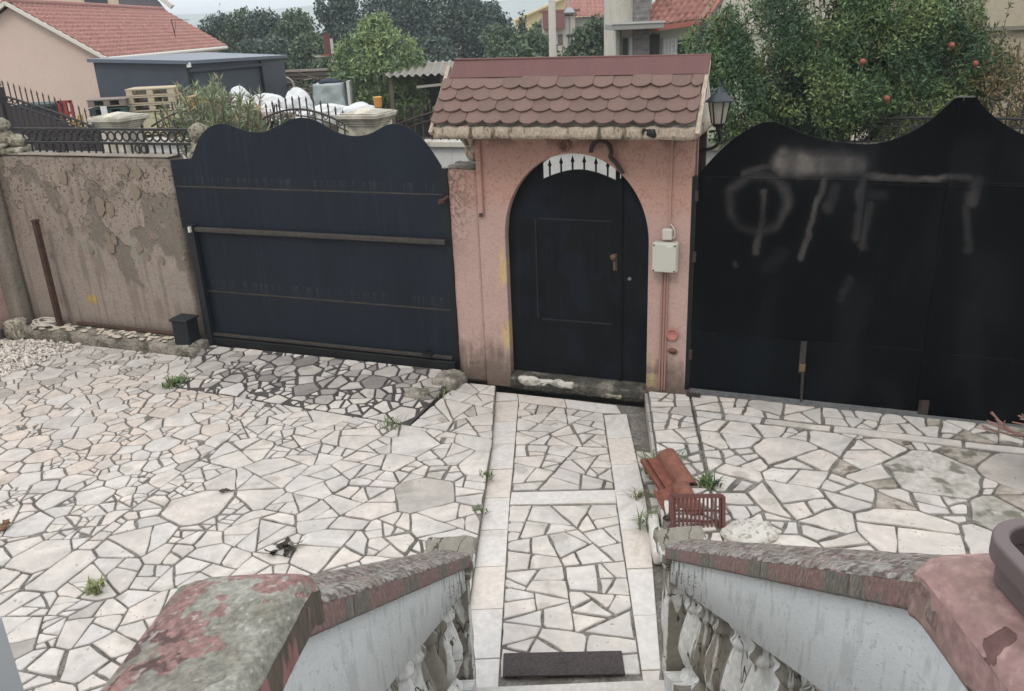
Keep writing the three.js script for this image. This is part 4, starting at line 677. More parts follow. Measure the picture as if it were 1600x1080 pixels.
{
  const t = thing('landing_parapet', 'broad pink painted parapet corner of the landing under the planter', 'parapet');
  const path = q => [.622, 2.2 - .012 * sst(.02, 0, q), mix(-1.115, .5, q), 1];
  part(t, 'parapet_cap', strip([[-.004, -.030], [.004, -.018], [.020, -.004], [.036, .002], [.10, .003], [.2, .004], [.45, .004], [.5, -.02], [.5, -.09]], path, 110, 25, .0016, 14), M.railPink);
  part(t, 'parapet_edge', strip([[.04, -.112], [.0, -.110], [-.004, -.10], [-.004, -.030]], path, 80, 26, .002, 10), M.railPink);
  part(t, 'cap_end', roughBox(.44, .07, .05, .015, .002, 30, 27, .872, 2.11, -1.085), M.railPink);
  part(t, 'parapet_wall', metric(box(.2, .74, 1.7, .749, 1.72, -.215), 1.5), M.whiteBeamPlain);
}
{
  const t = thing('stairs', 'weathered stone stairs from the landing down to the entrance path', 'stairs');
  for (let i = 1; i <= 8; i++) { const z = -3.06 + (i - 1) * .285, d = i === 8 ? 2.2 : .32; const w = mix(.86, .9, i / 8), cx = mix(.195, .10, i / 8); part(t, i > 1 ? 'step_' + String(i - 1).padStart(3, '0') : 'step', metric(rbox(w + .03, .04, d, .006, cx, .17 * i - .02, z + d / 2), 1), M.slab); part(t, i > 1 ? 'riser_' + String(i - 1).padStart(3, '0') : 'riser', metric(box(w, .13, d - .03, cx, .17 * i - .105, z + .02 + (d - .03) / 2), 1), M.concrete); }
}
{ const o = top(new THREE.Mesh(metric(rbox(.595, .014, .165, .006, 0, 0, 0), .4), weathered(256, 256, (u, v) => { const b = fbm(u * 70, v * 70, 215, 2, 70, 70), a = fbm(u * 5, v * 5, 216, 3, 5, 5); return [...mul3([70, 63, 62], .8 + a * .2 + (b - .5) * .5), b]; }, .004)), 'door_mat', 'dark brown rubber mat at the foot of the stairs', 'mat'); o.position.set(.187, .009, -3.365); o.rotation.y = -.03; shadow(o); }
{ // planter on the parapet
  const t = thing('planter', 'empty brown plastic planter with a thick rounded rim on the parapet corner', 'planter', [.94, 2.204, -.765]); const pl = plain(100, 88, 88, { roughness: .55 }), w = .26, d = .31;
  const rr = (a, b, r) => { const s = new THREE.Shape(); s.moveTo(-a + r, -b); s.lineTo(a - r, -b); s.absarc(a - r, -b + r, r, -Math.PI / 2, 0); s.lineTo(a, b - r); s.absarc(a - r, b - r, r, 0, Math.PI / 2); s.lineTo(-a + r, b); s.absarc(-a + r, b - r, r, Math.PI / 2, Math.PI); s.lineTo(-a, -b + r); s.absarc(-a + r, -b + r, r, Math.PI, Math.PI * 1.5); return s; };
  const rim = rr(w, d, .065); rim.holes.push(rr(w - .014, d - .014, .05)); const g = new THREE.ExtrudeGeometry(rim, { depth: .024, bevelEnabled: true, bevelSize: .005, bevelThickness: .006, bevelSegments: 4, curveSegments: 10 }); g.rotateX(-Math.PI / 2); g.translate(0, .045, 0); part(t, 'rim', g, pl);
  const body = rr(w - .007, d - .007, .058); body.holes.push(rr(w - .017, d - .017, .048)); const b = new THREE.ExtrudeGeometry(body, { depth: .05, bevelEnabled: false, curveSegments: 10 }); b.rotateX(-Math.PI / 2); b.translate(0, .003, 0); part(t, 'body', b, pl);
  const so = new THREE.ExtrudeGeometry(rr(w - .019, d - .019, .046), { depth: .015, bevelEnabled: false }); so.rotateX(-Math.PI / 2); so.translate(0, .003, 0); part(t, 'soil', metric(so, .5), plain(52, 44, 42));
}
{ const t = thing('flower_box', 'pale grey flower box with one yellow bloom at the lower left edge', 'flower box', [-1.172, 1.9, -1.235]); part(t, 'box_body', rbox(.26, .66, .36, .01, -.0, -.3, 0), plain(176, 178, 180, { roughness: .5 }));
  const fl = []; for (let i = 0; i < 9; i++) { const a = i * .7; fl.push(new THREE.SphereGeometry(.009, 6, 5).scale(1.5, .5, 1).rotateY(-a).translate(.118 + Math.cos(a) * .012, .058, -.13 + Math.sin(a) * .012)); } part(t, 'bloom', merge(fl), plain(206, 170, 36)); part(t, 'stalk', rod([.118, .02, -.13], [.118, .056, -.13], .003), plain(80, 100, 50)); }

// ---------------------------------------------------------------- rubble, tiles and weeds
function curvedTile(L, r, a) { const pr = []; for (let i = 0; i <= 10; i++) { const q = mix(-a, a, i / 10); pr.push([Math.sin(q) * r, Math.cos(q) * r]); } for (let i = 10; i >= 0; i--) { const q = mix(-a, a, i / 10); pr.push([Math.sin(q) * (r - .012), Math.cos(q) * (r - .012)]); } const s = new THREE.Shape(pr.map(q => new THREE.Vector2(...q))); return new THREE.ExtrudeGeometry(s, { depth: L, bevelEnabled: false }); }
{ const t = thing('roof_tile_piece', 'broken terracotta roof tile lying uppermost on the stone edge', 'roof tile', [1.0, .19, -4.93]); t.rotation.set(.35, .32, -.12); t.scale.setScalar(1.15);
  part(t, 'barrel', metric(curvedTile(.27, .062, 1.5).translate(.03, 0, -.10)), M.terracotta); part(t, 'flange', metric(merge([rbox(.11, .014, .27, .004, -.08, .0, .035), box(.012, .02, .27, -.13, .012, .035), box(.01, .016, .26, -.095, .014, .035)])), M.terracotta2); }
{ const t = thing('roof_tile_piece', 'smaller terracotta roof tile tucked below the upper broken tile', 'roof tile', [1.02, .14, -4.60]); t.rotation.set(.3, .2, .16); t.scale.setScalar(1.12);
  part(t, 'barrel', metric(curvedTile(.24, .055, 1.4).translate(.03, 0, -.1)), M.terracotta); part(t, 'flange', metric(merge([rbox(.10, .014, .30, .004, -.07, -.0, .03), box(.012, .02, .3, -.115, .012, .03)])), M.terracotta2); }
{ const t = thing('plastic_crate', 'brick red plastic lattice crate lid leaning on the broken roof tiles', 'crate', [1.055, .175, -4.32]); t.rotation.set(-.40, .06, -.05); const m = plain(98, 60, 56, { roughness: .65 });
  part(t, 'rim', merge([box(.31, .02, .05, 0, .15, -.01), box(.31, .02, .05, 0, -.15, -.01), box(.02, .30, .05, -.155, 0, -.01), box(.02, .30, .05, .155, 0, -.01)]), m);
  for (let i = 0; i < 12; i++) part(t, 'slat', box(.010, .285, .012, -.135 + i * .0245, 0, .0), m); for (const y of [-.062, .0, .062]) part(t, 'cross_bar', box(.29, .010, .010, 0, y, -.012), m); }
{ const t = thing('mossy_pipe_stub', 'short mossy grey pipe stub standing left of the crate lid', 'pipe', [.885, .10, -4.33]); part(t, 'pipe', metric(new THREE.CylinderGeometry(.035, .038, .2, 14, 1, true)), M.concrete); part(t, 'plug', new THREE.CylinderGeometry(.033, .033, .01, 14).translate(0, .07, 0), M.concreteDark); }
{ const o = top(new THREE.Mesh(roughBox(.07, .1, .42, .03, .006, 12, 55), M.slab), 'kerb_stone', 'white upright stone slab left of the mossy pipe stub', 'kerb stone'); o.position.set(.815, .05, -4.35); o.rotation.y = -.08; shadow(o); }
{ const g = rough(new THREE.IcosahedronGeometry(.15, 10).scale(1.05, .38, .95), .035, 13, 61); const o = top(new THREE.Mesh(metric(g, .6), M.whiteRock), 'white_rock', 'rough white rock beside the crate lid on the raised paving', 'rock'); o.position.set(1.335, .145, -4.22); shadow(o); }
{ const o = top(onWall(new THREE.Mesh(roughBox(.24, .13, .26, .03, .025, 10, 63, 2.63, .075, .20, .03), M.concrete)), 'concrete_block', 'mossy concrete block at the foot of the left pier', 'block'); shadow(o); }
{ const o = top(onWall(new THREE.Mesh(roughBox(.2, .09, .17, .03, .02, 10, 64, 2.47, .07, .52, .03), M.concrete)), 'broken_stone', 'broken kerb stone at the corner of the driveway apron', 'rubble'); shadow(o); }
{ const o = top(onWall(new THREE.Mesh(metric(merge([box(.11, .012, .045, 4.72, .15, .11), ...[0, 1, 2, 3].map(i => box(.012, .02, .05, 4.68 + i * .026, .155, .11))])), M.ironBrown)), 'drain_grate', 'little dark drain grate at the foot of the right pier', 'grate'); shadow(o); }
function tuft(p, n, h, spread, seed, cols, label, w = .006) {
  const R = rng32(seed), g = []; for (let i = 0; i < n; i++) { const a = R() * 6.283, r = R() * spread, l = h * (.5 + R() * .7), b = R() * 6.283, k = .3 + R() * .9, x = Math.cos(a) * r, z = Math.sin(a) * r, dx = Math.cos(b), dz = Math.sin(b);
    const P = []; const W = [w, w * .8, 0], T = [0, .55, 1]; const pt = T.map(t => [x + dx * l * k * t * t, l * t * (1 - .3 * k * t), z + dz * l * k * t * t]);
    const q = (i, s) => [pt[i][0] - dz * W[i] * s, pt[i][1], pt[i][2] + dx * W[i] * s]; P.push(...q(0, 1), ...q(0, -1), ...q(1, 1), ...q(1, 1), ...q(0, -1), ...q(1, -1), ...q(1, 1), ...q(1, -1), ...pt[2]);
    const e = new THREE.BufferGeometry(); e.setAttribute('position', new THREE.Float32BufferAttribute(P, 3)); e.computeVertexNormals(); g.push(metric(e)); }
  const o = top(new THREE.Mesh(merge(g), cols), 'weed', label, 'weed'); o.position.set(...p); shadow(o); return o;
}
const gA = plain(84, 104, 62, { roughness: .8 }), gB = plain(98, 112, 74, { roughness: .8 }), gC = plain(120, 126, 82, { roughness: .8 });
tuft([.985, .02, -5.15], 130, .20, .10, 101, gA, 'tall green weed in the gutter above the broken tiles', .007);
tuft([.83, .01, -4.52], 120, .13, .09, 102, gB, 'grassy weed by the path edge left of the broken tiles', .005);
tuft([1.235, .14, -4.78], 70, .10, .07, 103, gA, 'low weed on the raised paving right of the broken tiles', .006);
tuft([.80, .005, -4.9], 40, .06, .08, 104, gC, 'sparse weed in the joint of the path border slabs', .004);
tuft([-3.05, .05, -7.07], 130, .07, .13, 105, gA, 'flat green weed where the paving meets the driveway apron', .007);
tuft([-.98, .05, -6.05], 60, .07, .12, 106, gB, 'thin weed at the front corner of the driveway apron', .004);
tuft([-2.43, .05, -4.06], 44, .07, .05, 107, gC, 'small pale green weed in the paving near the left handrail', .008);
tuft([-.215, .03, -5.2], 40, .06, .05, 108, gA, 'little weed in the crack along the left side of the path', .005);
tuft([-.20, .03, -6.2], 30, .035, .05, 110, gC, 'tiny dry weed high up in the crack left of the path', .004);
tuft([-.245, .03, -4.75], 34, .045, .05, 114, gA, 'tiny green weed low in the crack left of the path', .004);
tuft([.95, .02, -4.75], 46, .08, .06, 115, gB, 'weed squeezed between the gutter stones and the broken tiles', .005);
tuft([-.62, .06, -6.62], 50, .06, .12, 109, gC, 'dry weed between the broken kerb stone and the pier', .004);
{ const mkL = (p, n, s, m, seed, name, label) => { const R = rng32(seed), g = []; for (let i = 0; i < n; i++) { const q = new THREE.CircleGeometry(s * (.6 + R() * .7), 6); q.scale(1, .5, 1); const a = q.attributes.position; for (let k = 0; k < a.count; k++) a.setZ(k, (a.getX(k) ** 2) * 9 * (R() > .5 ? 1 : .6)); q.computeVertexNormals(); q.rotateX(-1.57 + (R() - .5) * 1.6); q.rotateY(R() * 6.3); q.translate((R() - .5) * s * 5, s * .25 + R() * s * .7, (R() - .5) * s * 3); g.push(q); } const o = top(new THREE.Mesh(merge(g), m), name, label, 'leaves'); o.position.set(...p); shadow(o); };
  mkL([-3.42, .05, -4.76], 26, .038, plain(110, 84, 62), 111, 'dry_leaves', 'clump of brown dry leaves on the paving at the left edge');
  mkL([-1.405, .052, -4.37], 12, .040, plain(52, 46, 40), 112, 'dry_leaves', 'dark curled dead leaf lying beside the left handrail');
  mkL([-2.0, .052, -5.1], 6, .022, plain(70, 62, 54), 113, 'dry_leaves', 'few dark leaf scraps out on the open left paving');
}
{ // reddish twigs of a plant standing at the right edge
  const t = thing('bare_shrub', 'reddish bare twigs reaching in at the right edge before the black gate', 'shrub', [3.50, .14, -4.72]), m = plain(140, 110, 102), R = rng32(121);
  part(t, 'pot', metric(new THREE.LatheGeometry([[.0, 0], [.1, 0], [.14, .22], [.15, .24], [.13, .24], [.11, .2], [0, .2]].map(q => new THREE.Vector2(...q)), 20)), M.terracotta);
  const br = []; const grow = (a, d, l, r, k) => { const b = [a[0] + d[0] * l, a[1] + d[1] * l, a[2] + d[2] * l]; br.push([a, b, r, k]); if (k < 3) for (let i = 0; i < 2 + (k < 1); i++) grow(b, V([d[0] + (R() - .5) * 1.1, d[1] * .8 + (R() - .3) * .6, d[2] + (R() - .5) * 1.1]).normalize().toArray(), l * .68, r * .75, k + 1); };
  grow([0, .2, 0], V([-.75, .6, .1]).normalize().toArray(), .19, .012, 0); grow([0, .2, 0], V([-.2, 1, -.2]).normalize().toArray(), .16, .011, 0); grow([0, .2, 0], V([-.9, .2, -.3]).normalize().toArray(), .22, .011, 0);
  for (const [a, b, r] of br) part(t, 'twig', rod(a, b, r, r * .75, 7), m);
}

{ const g = merge([box(16, 6.6, .3, 0, 3.3, 2.35), box(2.6, .16, 1.3, .1, 1.27, 1.6)]); struct('house_facade', metric(g, 2), plain(186, 187, 187)); }
// ---------------------------------------------------------------- across the street
{
  const t = wallThing('street_wall', 'white low wall with cream coping across the street behind the gates', 'wall');
  part(t, 'wall_face', metric(box(14.2, 1.46, .2, 3.0, .73, -4.12), 2), M.whiteWall);
  for (let i = 0; i < 7; i++) part(t, 'coping_slab', metric(rbox(1.99, .075, .30, .01, -3.1 + i * 2.0, 1.50, -4.1)), M.creamWall);
}
const pillarGrp = 'cream pillars across the street';
{
  const mk = (label, s) => { const t = thing('fence_pillar', label, 'pillar', wp(s, 0, -4.05), TH, pillarGrp);
    part(t, 'shaft', metric(rbox(.40, 1.72, .40, .01, 0, .88, 0)), M.creamStone); part(t, 'moulding', metric(rbox(.45, .03, .45, .01, 0, 1.755, 0)), M.creamStone); part(t, 'moulding', metric(rbox(.49, .04, .49, .012, 0, 1.79, 0)), M.creamStone); part(t, 'moulding', metric(rbox(.54, .03, .54, .01, 0, 1.822, 0)), M.creamStone);
    part(t, 'pillar_cap', metric(merge([rbox(.62, .06, .62, .012, 0, 1.868, 0), new THREE.ConeGeometry(.40, .06, 4).rotateY(Math.PI / 4).translate(0, 1.935, 0)])), M.creamStone); return t; };
  const a = mk('cream stone pillar with wide cap behind the middle of the sliding gate', -.33);
  copyOf(a, 'cream stone pillar with wide cap behind the peeling wall railing', wp(-4.50, -.03, -3.95), TH);
}
function archRailing(name, label, s0, s1, f, yb, yEnd, rise, n, mat, extra = .13) {
  const t = wallThing(name, label, 'railing'); const Y = s => yEnd + rise * Math.sin(Math.PI * (s - s0) / (s1 - s0)); const pts = []; for (let i = 0; i <= 16; i++) { const s = mix(s0, s1, i / 16); pts.push([s, Y(s), f]); }
  part(t, 'arched_rail', tube(pts, .016, 40, 6), mat); part(t, 'arched_rail', tube(pts.map(p => [p[0], p[1] - .09, p[2]]), .011, 40, 6), mat); part(t, 'bottom_rail', box(s1 - s0, .02, .02, (s0 + s1) / 2, yb + .02, f), mat);
  for (let i = 1; i < n; i++) { const s = mix(s0, s1, i / n); part(t, 'picket', merge([box(.016, Y(s) + extra - yb, .016, s, (Y(s) + extra + yb) / 2, f), new THREE.ConeGeometry(.02, .06, 5).translate(s, Y(s) + extra + .03, f)]), mat);
    if (i % 2) part(t, 'scroll', new THREE.TorusGeometry(.032, .008, 5, 12).translate(s + (s1 - s0) / n / 2, Y(s) - .045, f), mat); }
  return t;
}
archRailing('arched_railing', 'iron railing with arched top left of the oleander across the street', -4.05, -2.35, -4.1, 1.54, 1.70, .24, 15, M.ironBrown);
archRailing('arched_railing', 'iron railing with arched top between the oleander and the middle pillar', -2.3, -.62, -4.1, 1.54, 1.70, .24, 15, M.ironBrown);
archRailing('arched_railing', 'iron railing rising right of the middle pillar toward the portal roof', -.02, 2.4, -4.1, 1.54, 1.70, .26, 20, M.ironBrown);
archRailing('arched_railing', 'iron railing with pickets in front of the pomegranate bush', 4.2, 9.2, -4.1, 1.54, 1.66, .16, 34, M.ironDark);
{
  const t = wallThing('slatted_gate', 'dark brown slatted iron gate with a curved spiked top at far left', 'gate'); const f = -4.1, Y = s => 1.60 + .56 * Math.pow(clamp((-5.0 - s) / 1.85), .8);
  for (let i = 0; i < 17; i++) { const s = -6.85 + i * .112; const h = Y(s) - .12; part(t, 'slat', box(.104, h - .1, .02, s, .1 + (h - .1) / 2, f), M.ironBrown2); part(t, 'spike', merge([box(.014, .30, .014, s, Y(s) + .05, f), new THREE.ConeGeometry(.016, .07, 5).translate(s, Y(s) + .23, f)]), M.ironBrown2); part(t, 'ring', new THREE.TorusGeometry(.038, .009, 5, 14).translate(s + .056, Y(s) - .045, f), M.ironBrown2); }
  const pts = []; for (let i = 0; i <= 12; i++) { const s = -6.88 + i * .157; pts.push([s, Y(s), f]); } part(t, 'curved_rail', tube(pts, .017, 30, 6), M.ironBrown2); part(t, 'curved_rail', tube(pts.map(p => [p[0], p[1] - .1, p[2]]), .014, 30, 6), M.ironBrown2);
  for (const s of [-5.35, -6.15]) part(t, 'scroll', merge([new THREE.TorusGeometry(.06, .011, 5, 16).translate(s - .06, 1.45, f + .03), new THREE.TorusGeometry(.06, .011, 5, 16).translate(s + .06, 1.45, f + .03), new THREE.TorusGeometry(.05, .011, 5, 16).translate(s, 1.54, f + .03)]), M.ironBrown2);
  part(t, 'gate_post', metric(rbox(.12, 2.3, .12, .01, -6.98, 1.15, f)), M.ironBrown2); part(t, 'post_ball', new THREE.SphereGeometry(.07, 14, 10).translate(-6.98, 2.36, f), M.stoneRough);
}
// ---------------------------------------------------------------- the yard beyond
{ const g = new THREE.PlaneGeometry(90, 70, 1, 1); g.rotateX(-Math.PI / 2); g.translate(0, -.05, -39.5); const o = struct('yard_ground', metric(g, 4), M.yard); o.position.set(0, 0, 0); o.position.copy(V(wp(0, 0, 0))); o.position.z += .0; o.rotation.y = TH; }
{ // hazy hills
  const g = new THREE.PlaneGeometry(1400, 60, 120, 12), p = g.attributes.position; for (let i = 0; i < p.count; i++) { const x = p.getX(i), v = (p.getY(i) + 30) / 60; const h = 15 + 14 * fbm(x * .008 + 9, 2, 301, 5); p.setXYZ(i, x, h * v - 4, -420 - 260 * v + 30 * fbm(x * .02 + 50, v * 4, 303, 4)); } g.computeVertexNormals(); struct('hills', metric(g, 40), M.hill);
}
// houses
function waveRoof(w, l, rows, cols, amp, step) {                          // tiled slope: w across, l down the slope; rows overlap
  const g = new THREE.PlaneGeometry(w, l, cols * 4, rows * 3), p = g.attributes.position;
  for (let i = 0; i < p.count; i++) { const x = p.getX(i), y = p.getY(i), r = (l / 2 - y) / l * rows, fr = r - Math.floor(r + 1e-4); p.setZ(i, amp * Math.abs(Math.cos(x / w * cols * Math.PI)) + step * clamp(fr) + .004 * (hash2(Math.floor(x / w * cols), Math.floor(r), 7) - .5)); }
  g.computeVertexNormals(); return metric(g, 2);
}
function quadRoof(a, b, c, d, rows, cols, amp, step) {                    // a-b eave, d-c ridge (corner order a b c d)
  const N = cols * 4, Mr = rows * 3, P = [], I = [], A = V(a), B = V(b), C = V(c), D = V(d), n = new THREE.Vector3().crossVectors(B.clone().sub(A), D.clone().sub(A)).normalize();
  for (let j = 0; j <= Mr; j++) for (let i = 0; i <= N; i++) { const u = i / N, v = j / Mr, r = (1 - v) * rows, fr = r - Math.floor(r + 1e-4), e = A.clone().lerp(B, u).lerp(D.clone().lerp(C, u), v).addScaledVector(n, amp * Math.abs(Math.cos(u * cols * Math.PI)) + step * fr); P.push(e.x, e.y, e.z); }
  for (let j = 0; j < Mr; j++) for (let i = 0; i < N; i++) { const q = j * (N + 1) + i; I.push(q, q + 1, q + N + 1, q + 1, q + N + 2, q + N + 1); }
  const g = new THREE.BufferGeometry(); g.setAttribute('position', new THREE.Float32BufferAttribute(P, 3)); g.setIndex(I); const q = metric(g, 2); q.computeVertexNormals(); return q;
}
function prismWall(poly, depth) { const s = new THREE.Shape(poly.map(q => new THREE.Vector2(...q))); return metric(new THREE.ExtrudeGeometry(s, { depth, bevelEnabled: false }).translate(0, 0, -depth)); }
{
  const t = thing('pink_house', 'pale pink house with a red tiled gable roof at upper left', 'house', [-10.06, 0, -19], .082);
  part(t, 'wall', prismWall([[-1.6, -.1], [1.58, -.1], [1.58, 2.62], [0, 3.62], [-1.6, 2.62]], 11), M.pinkHouse);
  part(t, 'roof', quadRoof([1.74, 2.56, .12], [1.86, 2.50, -11.2], [0, 3.70, -11.2], [0, 3.70, .12], 13, 46, .035, .04), M.redTile, 'red tiled slope facing the yard');
  part(t, 'roof', quadRoof([0, 3.70, .12], [0, 3.70, -11.2], [-1.86, 2.50, -11.2], [-1.76, 2.56, .12], 13, 46, .035, .04), M.redTile);
  part(t, 'verge_board', merge([bar([0, 3.70, .12], [1.76, 2.55, .12], .07, .09), bar([0, 3.70, .12], [-1.76, 2.55, .12], .07, .09)]), plain(206, 200, 190)); part(t, 'gutter', rod([1.79, 2.53, .1], [1.90, 2.47, -11], .05), plain(196, 192, 184)); part(t, 'ridge_tiles', rod([0, 3.73, .1], [0, 3.73, -11.2], .075), M.redTile);
  part(t, 'roof_aerial', merge([rod([1.35, 2.8, -7.1], [1.3, 3.35, -7.1], .012), rod([1.3, 3.35, -7.1], [1.75, 3.33, -7.3], .008), rod([1.34, 3.0, -7.1], [1.42, 3.3, -7.1], .007)]), M.ironDark);
}
{ const t = thing('cream_house', 'cream house with dark gable peeking over the pink house roof', 'house', [-15.8, 0, -34], .1); part(t, 'wall', metric(box(4.8, 4.42, 5, -.6, 2.2, -2.5)), plain(198, 180, 160)); part(t, 'gable', prismWall([[1.85, 3.6], [3.5, 3.6], [3.2, 4.1], [2.1, 5.2], [1.85, 5.2]], .3).translate(0, 0, .1), plain(92, 88, 92)); part(t, 'roof', merge([bar([2.0, 5.5, .1], [3.7, 3.9, .1], .16, .3), box(6.4, .12, 5.6, -1, 5.1, -2.4)]), plain(196, 192, 186)); part(t, 'window', metric(box(.8, .9, .06, 1.0, 4.0, .02)), plain(60, 62, 68)); }
{
  const t = thing('dark_shed', 'anthracite metal shed with a low sloping roof beside the pink house', 'shed'); const A = [-7.42, -16.5], C = [-5.58, -16.0], Rr = [-4.82, -20.0], D = [-6.66, -20.5];
  const h = p => p === C ? 2.50 : p === A ? 2.58 : p === Rr ? 2.40 : 2.5;
  const pan = (a, b, m) => { const dx = b[0] - a[0], dz = b[1] - a[1], l = Math.hypot(dx, dz); const s = new THREE.Shape(); s.moveTo(0, 0); s.lineTo(l, 0); s.lineTo(l, h(b)); s.lineTo(0, h(a)); s.closePath(); const g = metric(new THREE.ExtrudeGeometry(s, { depth: .04, bevelEnabled: false }).translate(0, 0, -.02)); g.rotateY(-Math.atan2(dz, dx)); g.translate(a[0], 0, a[1]); return g; };
  part(t, 'front_panel', pan(A, C), M.anthracite); part(t, 'side_panel', pan(C, Rr), M.anthracite); part(t, 'back_panel', pan(Rr, D), M.anthracite); part(t, 'back_panel', pan(D, A), M.anthracite);
  const q = (u) => [mix(C[0], Rr[0], u) + .035, 0, mix(C[1], Rr[1], u) + .005];
  for (const u of [.01, .70]) part(t, 'upright', bar([q(u)[0], 0, q(u)[2]], [q(u)[0], mix(2.44, 2.36, u), q(u)[2]], .07, .07), M.ironBlack);
  part(t, 'sliding_door', merge([bar([q(.03)[0] + .02, 1.18, q(.03)[2]], [q(.68)[0] + .02, 1.18, q(.68)[2]], 2.2, .04)]), M.anthracite2);
  part(t, 'door_rail', bar([q(.0)[0] + .03, 2.36, q(0)[2]], [q(.72)[0] + .03, 2.31, q(.72)[2]], .06, .05), M.anthracite);
  const rf = new THREE.BufferGeometry(), top4 = [[-7.5, 2.62, -16.4], [-5.5, 2.535, -15.85], [-4.72, 2.44, -20.05], [-6.7, 2.56, -20.6]], P = []; for (const [i, j, k] of [[0, 1, 2], [0, 2, 3]]) P.push(...top4[i], ...top4[j], ...top4[k]); const dn = v => [v[0], v[1] - .06, v[2]]; for (let i = 0; i < 4; i++) { const a = top4[i], b = top4[(i + 1) % 4]; P.push(...a, ...dn(a), ...b, ...b, ...dn(a), ...dn(b)); } rf.setAttribute('position', new THREE.Float32BufferAttribute(P, 3)); rf.computeVertexNormals(); part(t, 'roof', metric(rf), plain(92, 100, 112, { roughness: .45, metalness: .15 }));
  part(t, 'floodlight', box(.06, .08, .06, -5.50, 2.46, -15.9), plain(210, 210, 208));
}
{
  const t = thing('low_store_shed', 'low store shed with a corrugated roof behind the bright green tree', 'shed', [-1.6, 0, -19]);
  const g = new THREE.PlaneGeometry(1.9, 1.6, 60, 1), p = g.attributes.position; for (let i = 0; i < p.count; i++) p.setZ(i, .03 * Math.sin(p.getX(i) / 1.9 * 75)); g.computeVertexNormals(); g.rotateX(-1.45); g.translate(.1, 2.06, -.6); part(t, 'corrugated_roof', metric(g), plain(128, 124, 116)); part(t, 'roof_beam', box(1.95, .06, .08, .1, 2.12, -1.2), plain(170, 166, 158));
  part(t, 'back_wall', metric(box(1.9, 2.0, .1, .1, 1.0, -1.2)), plain(64, 62, 62)); for (const x of [-.75, .35, .95]) part(t, 'post', box(.08, 1.98, .08, x, .98, 0), plain(88, 80, 72)); part(t, 'side_board', metric(box(.9, 1.3, .05, .55, .65, .03)), plain(96, 86, 78)); part(t, 'plank', bar([-.2, 1.72, .08], [.8, 1.78, .08], .05, .06), plain(150, 146, 138));
}
{ // neighbours on the right
  const t = thing('red_roof_house', 'pale green house with a red tiled roof above the portal roof', 'house');
  part(t, 'wall', metric(box(2.6, 2.9, 3, 3.98, 1.42, -17.3)), M.paleGreen);
  part(t, 'gable_wall', prismWall([[3.52, 2.6], [6.4, 2.6], [6.4, 5.6], [5.6, 5.6]], 2).translate(0, 0, -15.75), M.creamWall);
  part(t, 'roof', quadRoof([2.32, 2.76, -15.45], [3.42, 2.86, -15.45], [5.2, 4.65, -17.2], [4.1, 4.55, -17.2], 18, 9, .035, .03), M.redTile);
  part(t, 'eave_board', bar([2.3, 2.71, -15.44], [3.44, 2.82, -15.44], .08, .06), plain(150, 92, 82)); part(t, 'verge_board', bar([3.46, 2.84, -15.42], [5.24, 4.64, -17.16], .09, .09), plain(164, 104, 94));
  const w = part(t, 'window', box(.26, .42, .05, 2.98, 2.36, -15.78), plain(186, 188, 186)); for (let i = 0; i < 4; i++) part(w, 'shutter_slat', box(.012, .4, .02, 2.88 + i * .065, 2.36, -15.74), plain(214, 214, 210)); part(t, 'window', box(.11, .4, .04, 3.19, 2.33, -15.785), plain(50, 50, 50));
  part(t, 'downpipe', rod([3.56, 1, -15.76], [3.56, 2.8, -15.76], .02), plain(176, 180, 170));
}
{
  const t = thing('white_annex', 'white annex with a flat canopy and a grey chimney column left of the red roof', 'building');
  part(t, 'wall', metric(box(.62, 5.4, 1.8, 2.34, 2.7, -16.6)), M.creamWall); part(t, 'chimney_column', metric(box(.25, 5.4, .3, 2.44, 2.7, -15.55)), M.greyBlock); part(t, 'canopy', metric(rbox(.86, .09, 1.0, .01, 2.28, 2.80, -15.35)), plain(140, 140, 136)); part(t, 'canopy_edge', box(.88, .03, .02, 2.28, 2.86, -14.84), plain(176, 176, 172));
  part(t, 'window', box(.09, .62, .03, 2.19, 2.3, -15.69), plain(74, 78, 82)); part(t, 'window', box(.07, .62, .03, 2.30, 2.3, -15.69), plain(206, 208, 208)); part(t, 'door_recess', box(.18, .8, .03, 2.70, 2.25, -15.69), plain(58, 56, 56)); part(t, 'pipe', rod([2.10, 1, -15.66], [2.10, 2.75, -15.66], .018), plain(110, 110, 108));
}
{
  const t = thing('far_red_house', 'far grey house with red tiled roof left of the annex', 'house'); part(t, 'wall', metric(box(2.2, 2.95, 3, 4.25, 1.47, -41.6)), plain(150, 146, 144)); part(t, 'roof', quadRoof([2.9, 2.98, -39.9], [5.5, 2.86, -39.9], [5.5, 4.3, -42], [3.1, 4.3, -42], 8, 14, .04, .04), M.redTile); part(t, 'window', box(.4, .5, .05, 3.6, 2.3, -40.08), plain(70, 72, 76)); part(t, 'window', box(.4, .5, .05, 4.6, 2.3, -40.08), plain(70, 72, 76));
}
{
  const t = thing('far_brown_house', 'far house with a brown balcony front behind the utility pole', 'house'); part(t, 'wall', metric(box(1.3, 3.0, 2, 2.55, 1.5, -39)), plain(172, 164, 154)); part(t, 'balcony', box(.9, .62, .4, 2.3, 2.85, -37.9), plain(116, 82, 78)); part(t, 'roof', box(1.6, .1, 2.3, 2.6, 3.22, -38.9), plain(120, 74, 68)); for (let i = 0; i < 3; i++) part(t, 'window', box(.2, .42, .04, 2.15 + i * .42, 2.1, -37.98), plain(86, 82, 80));
}
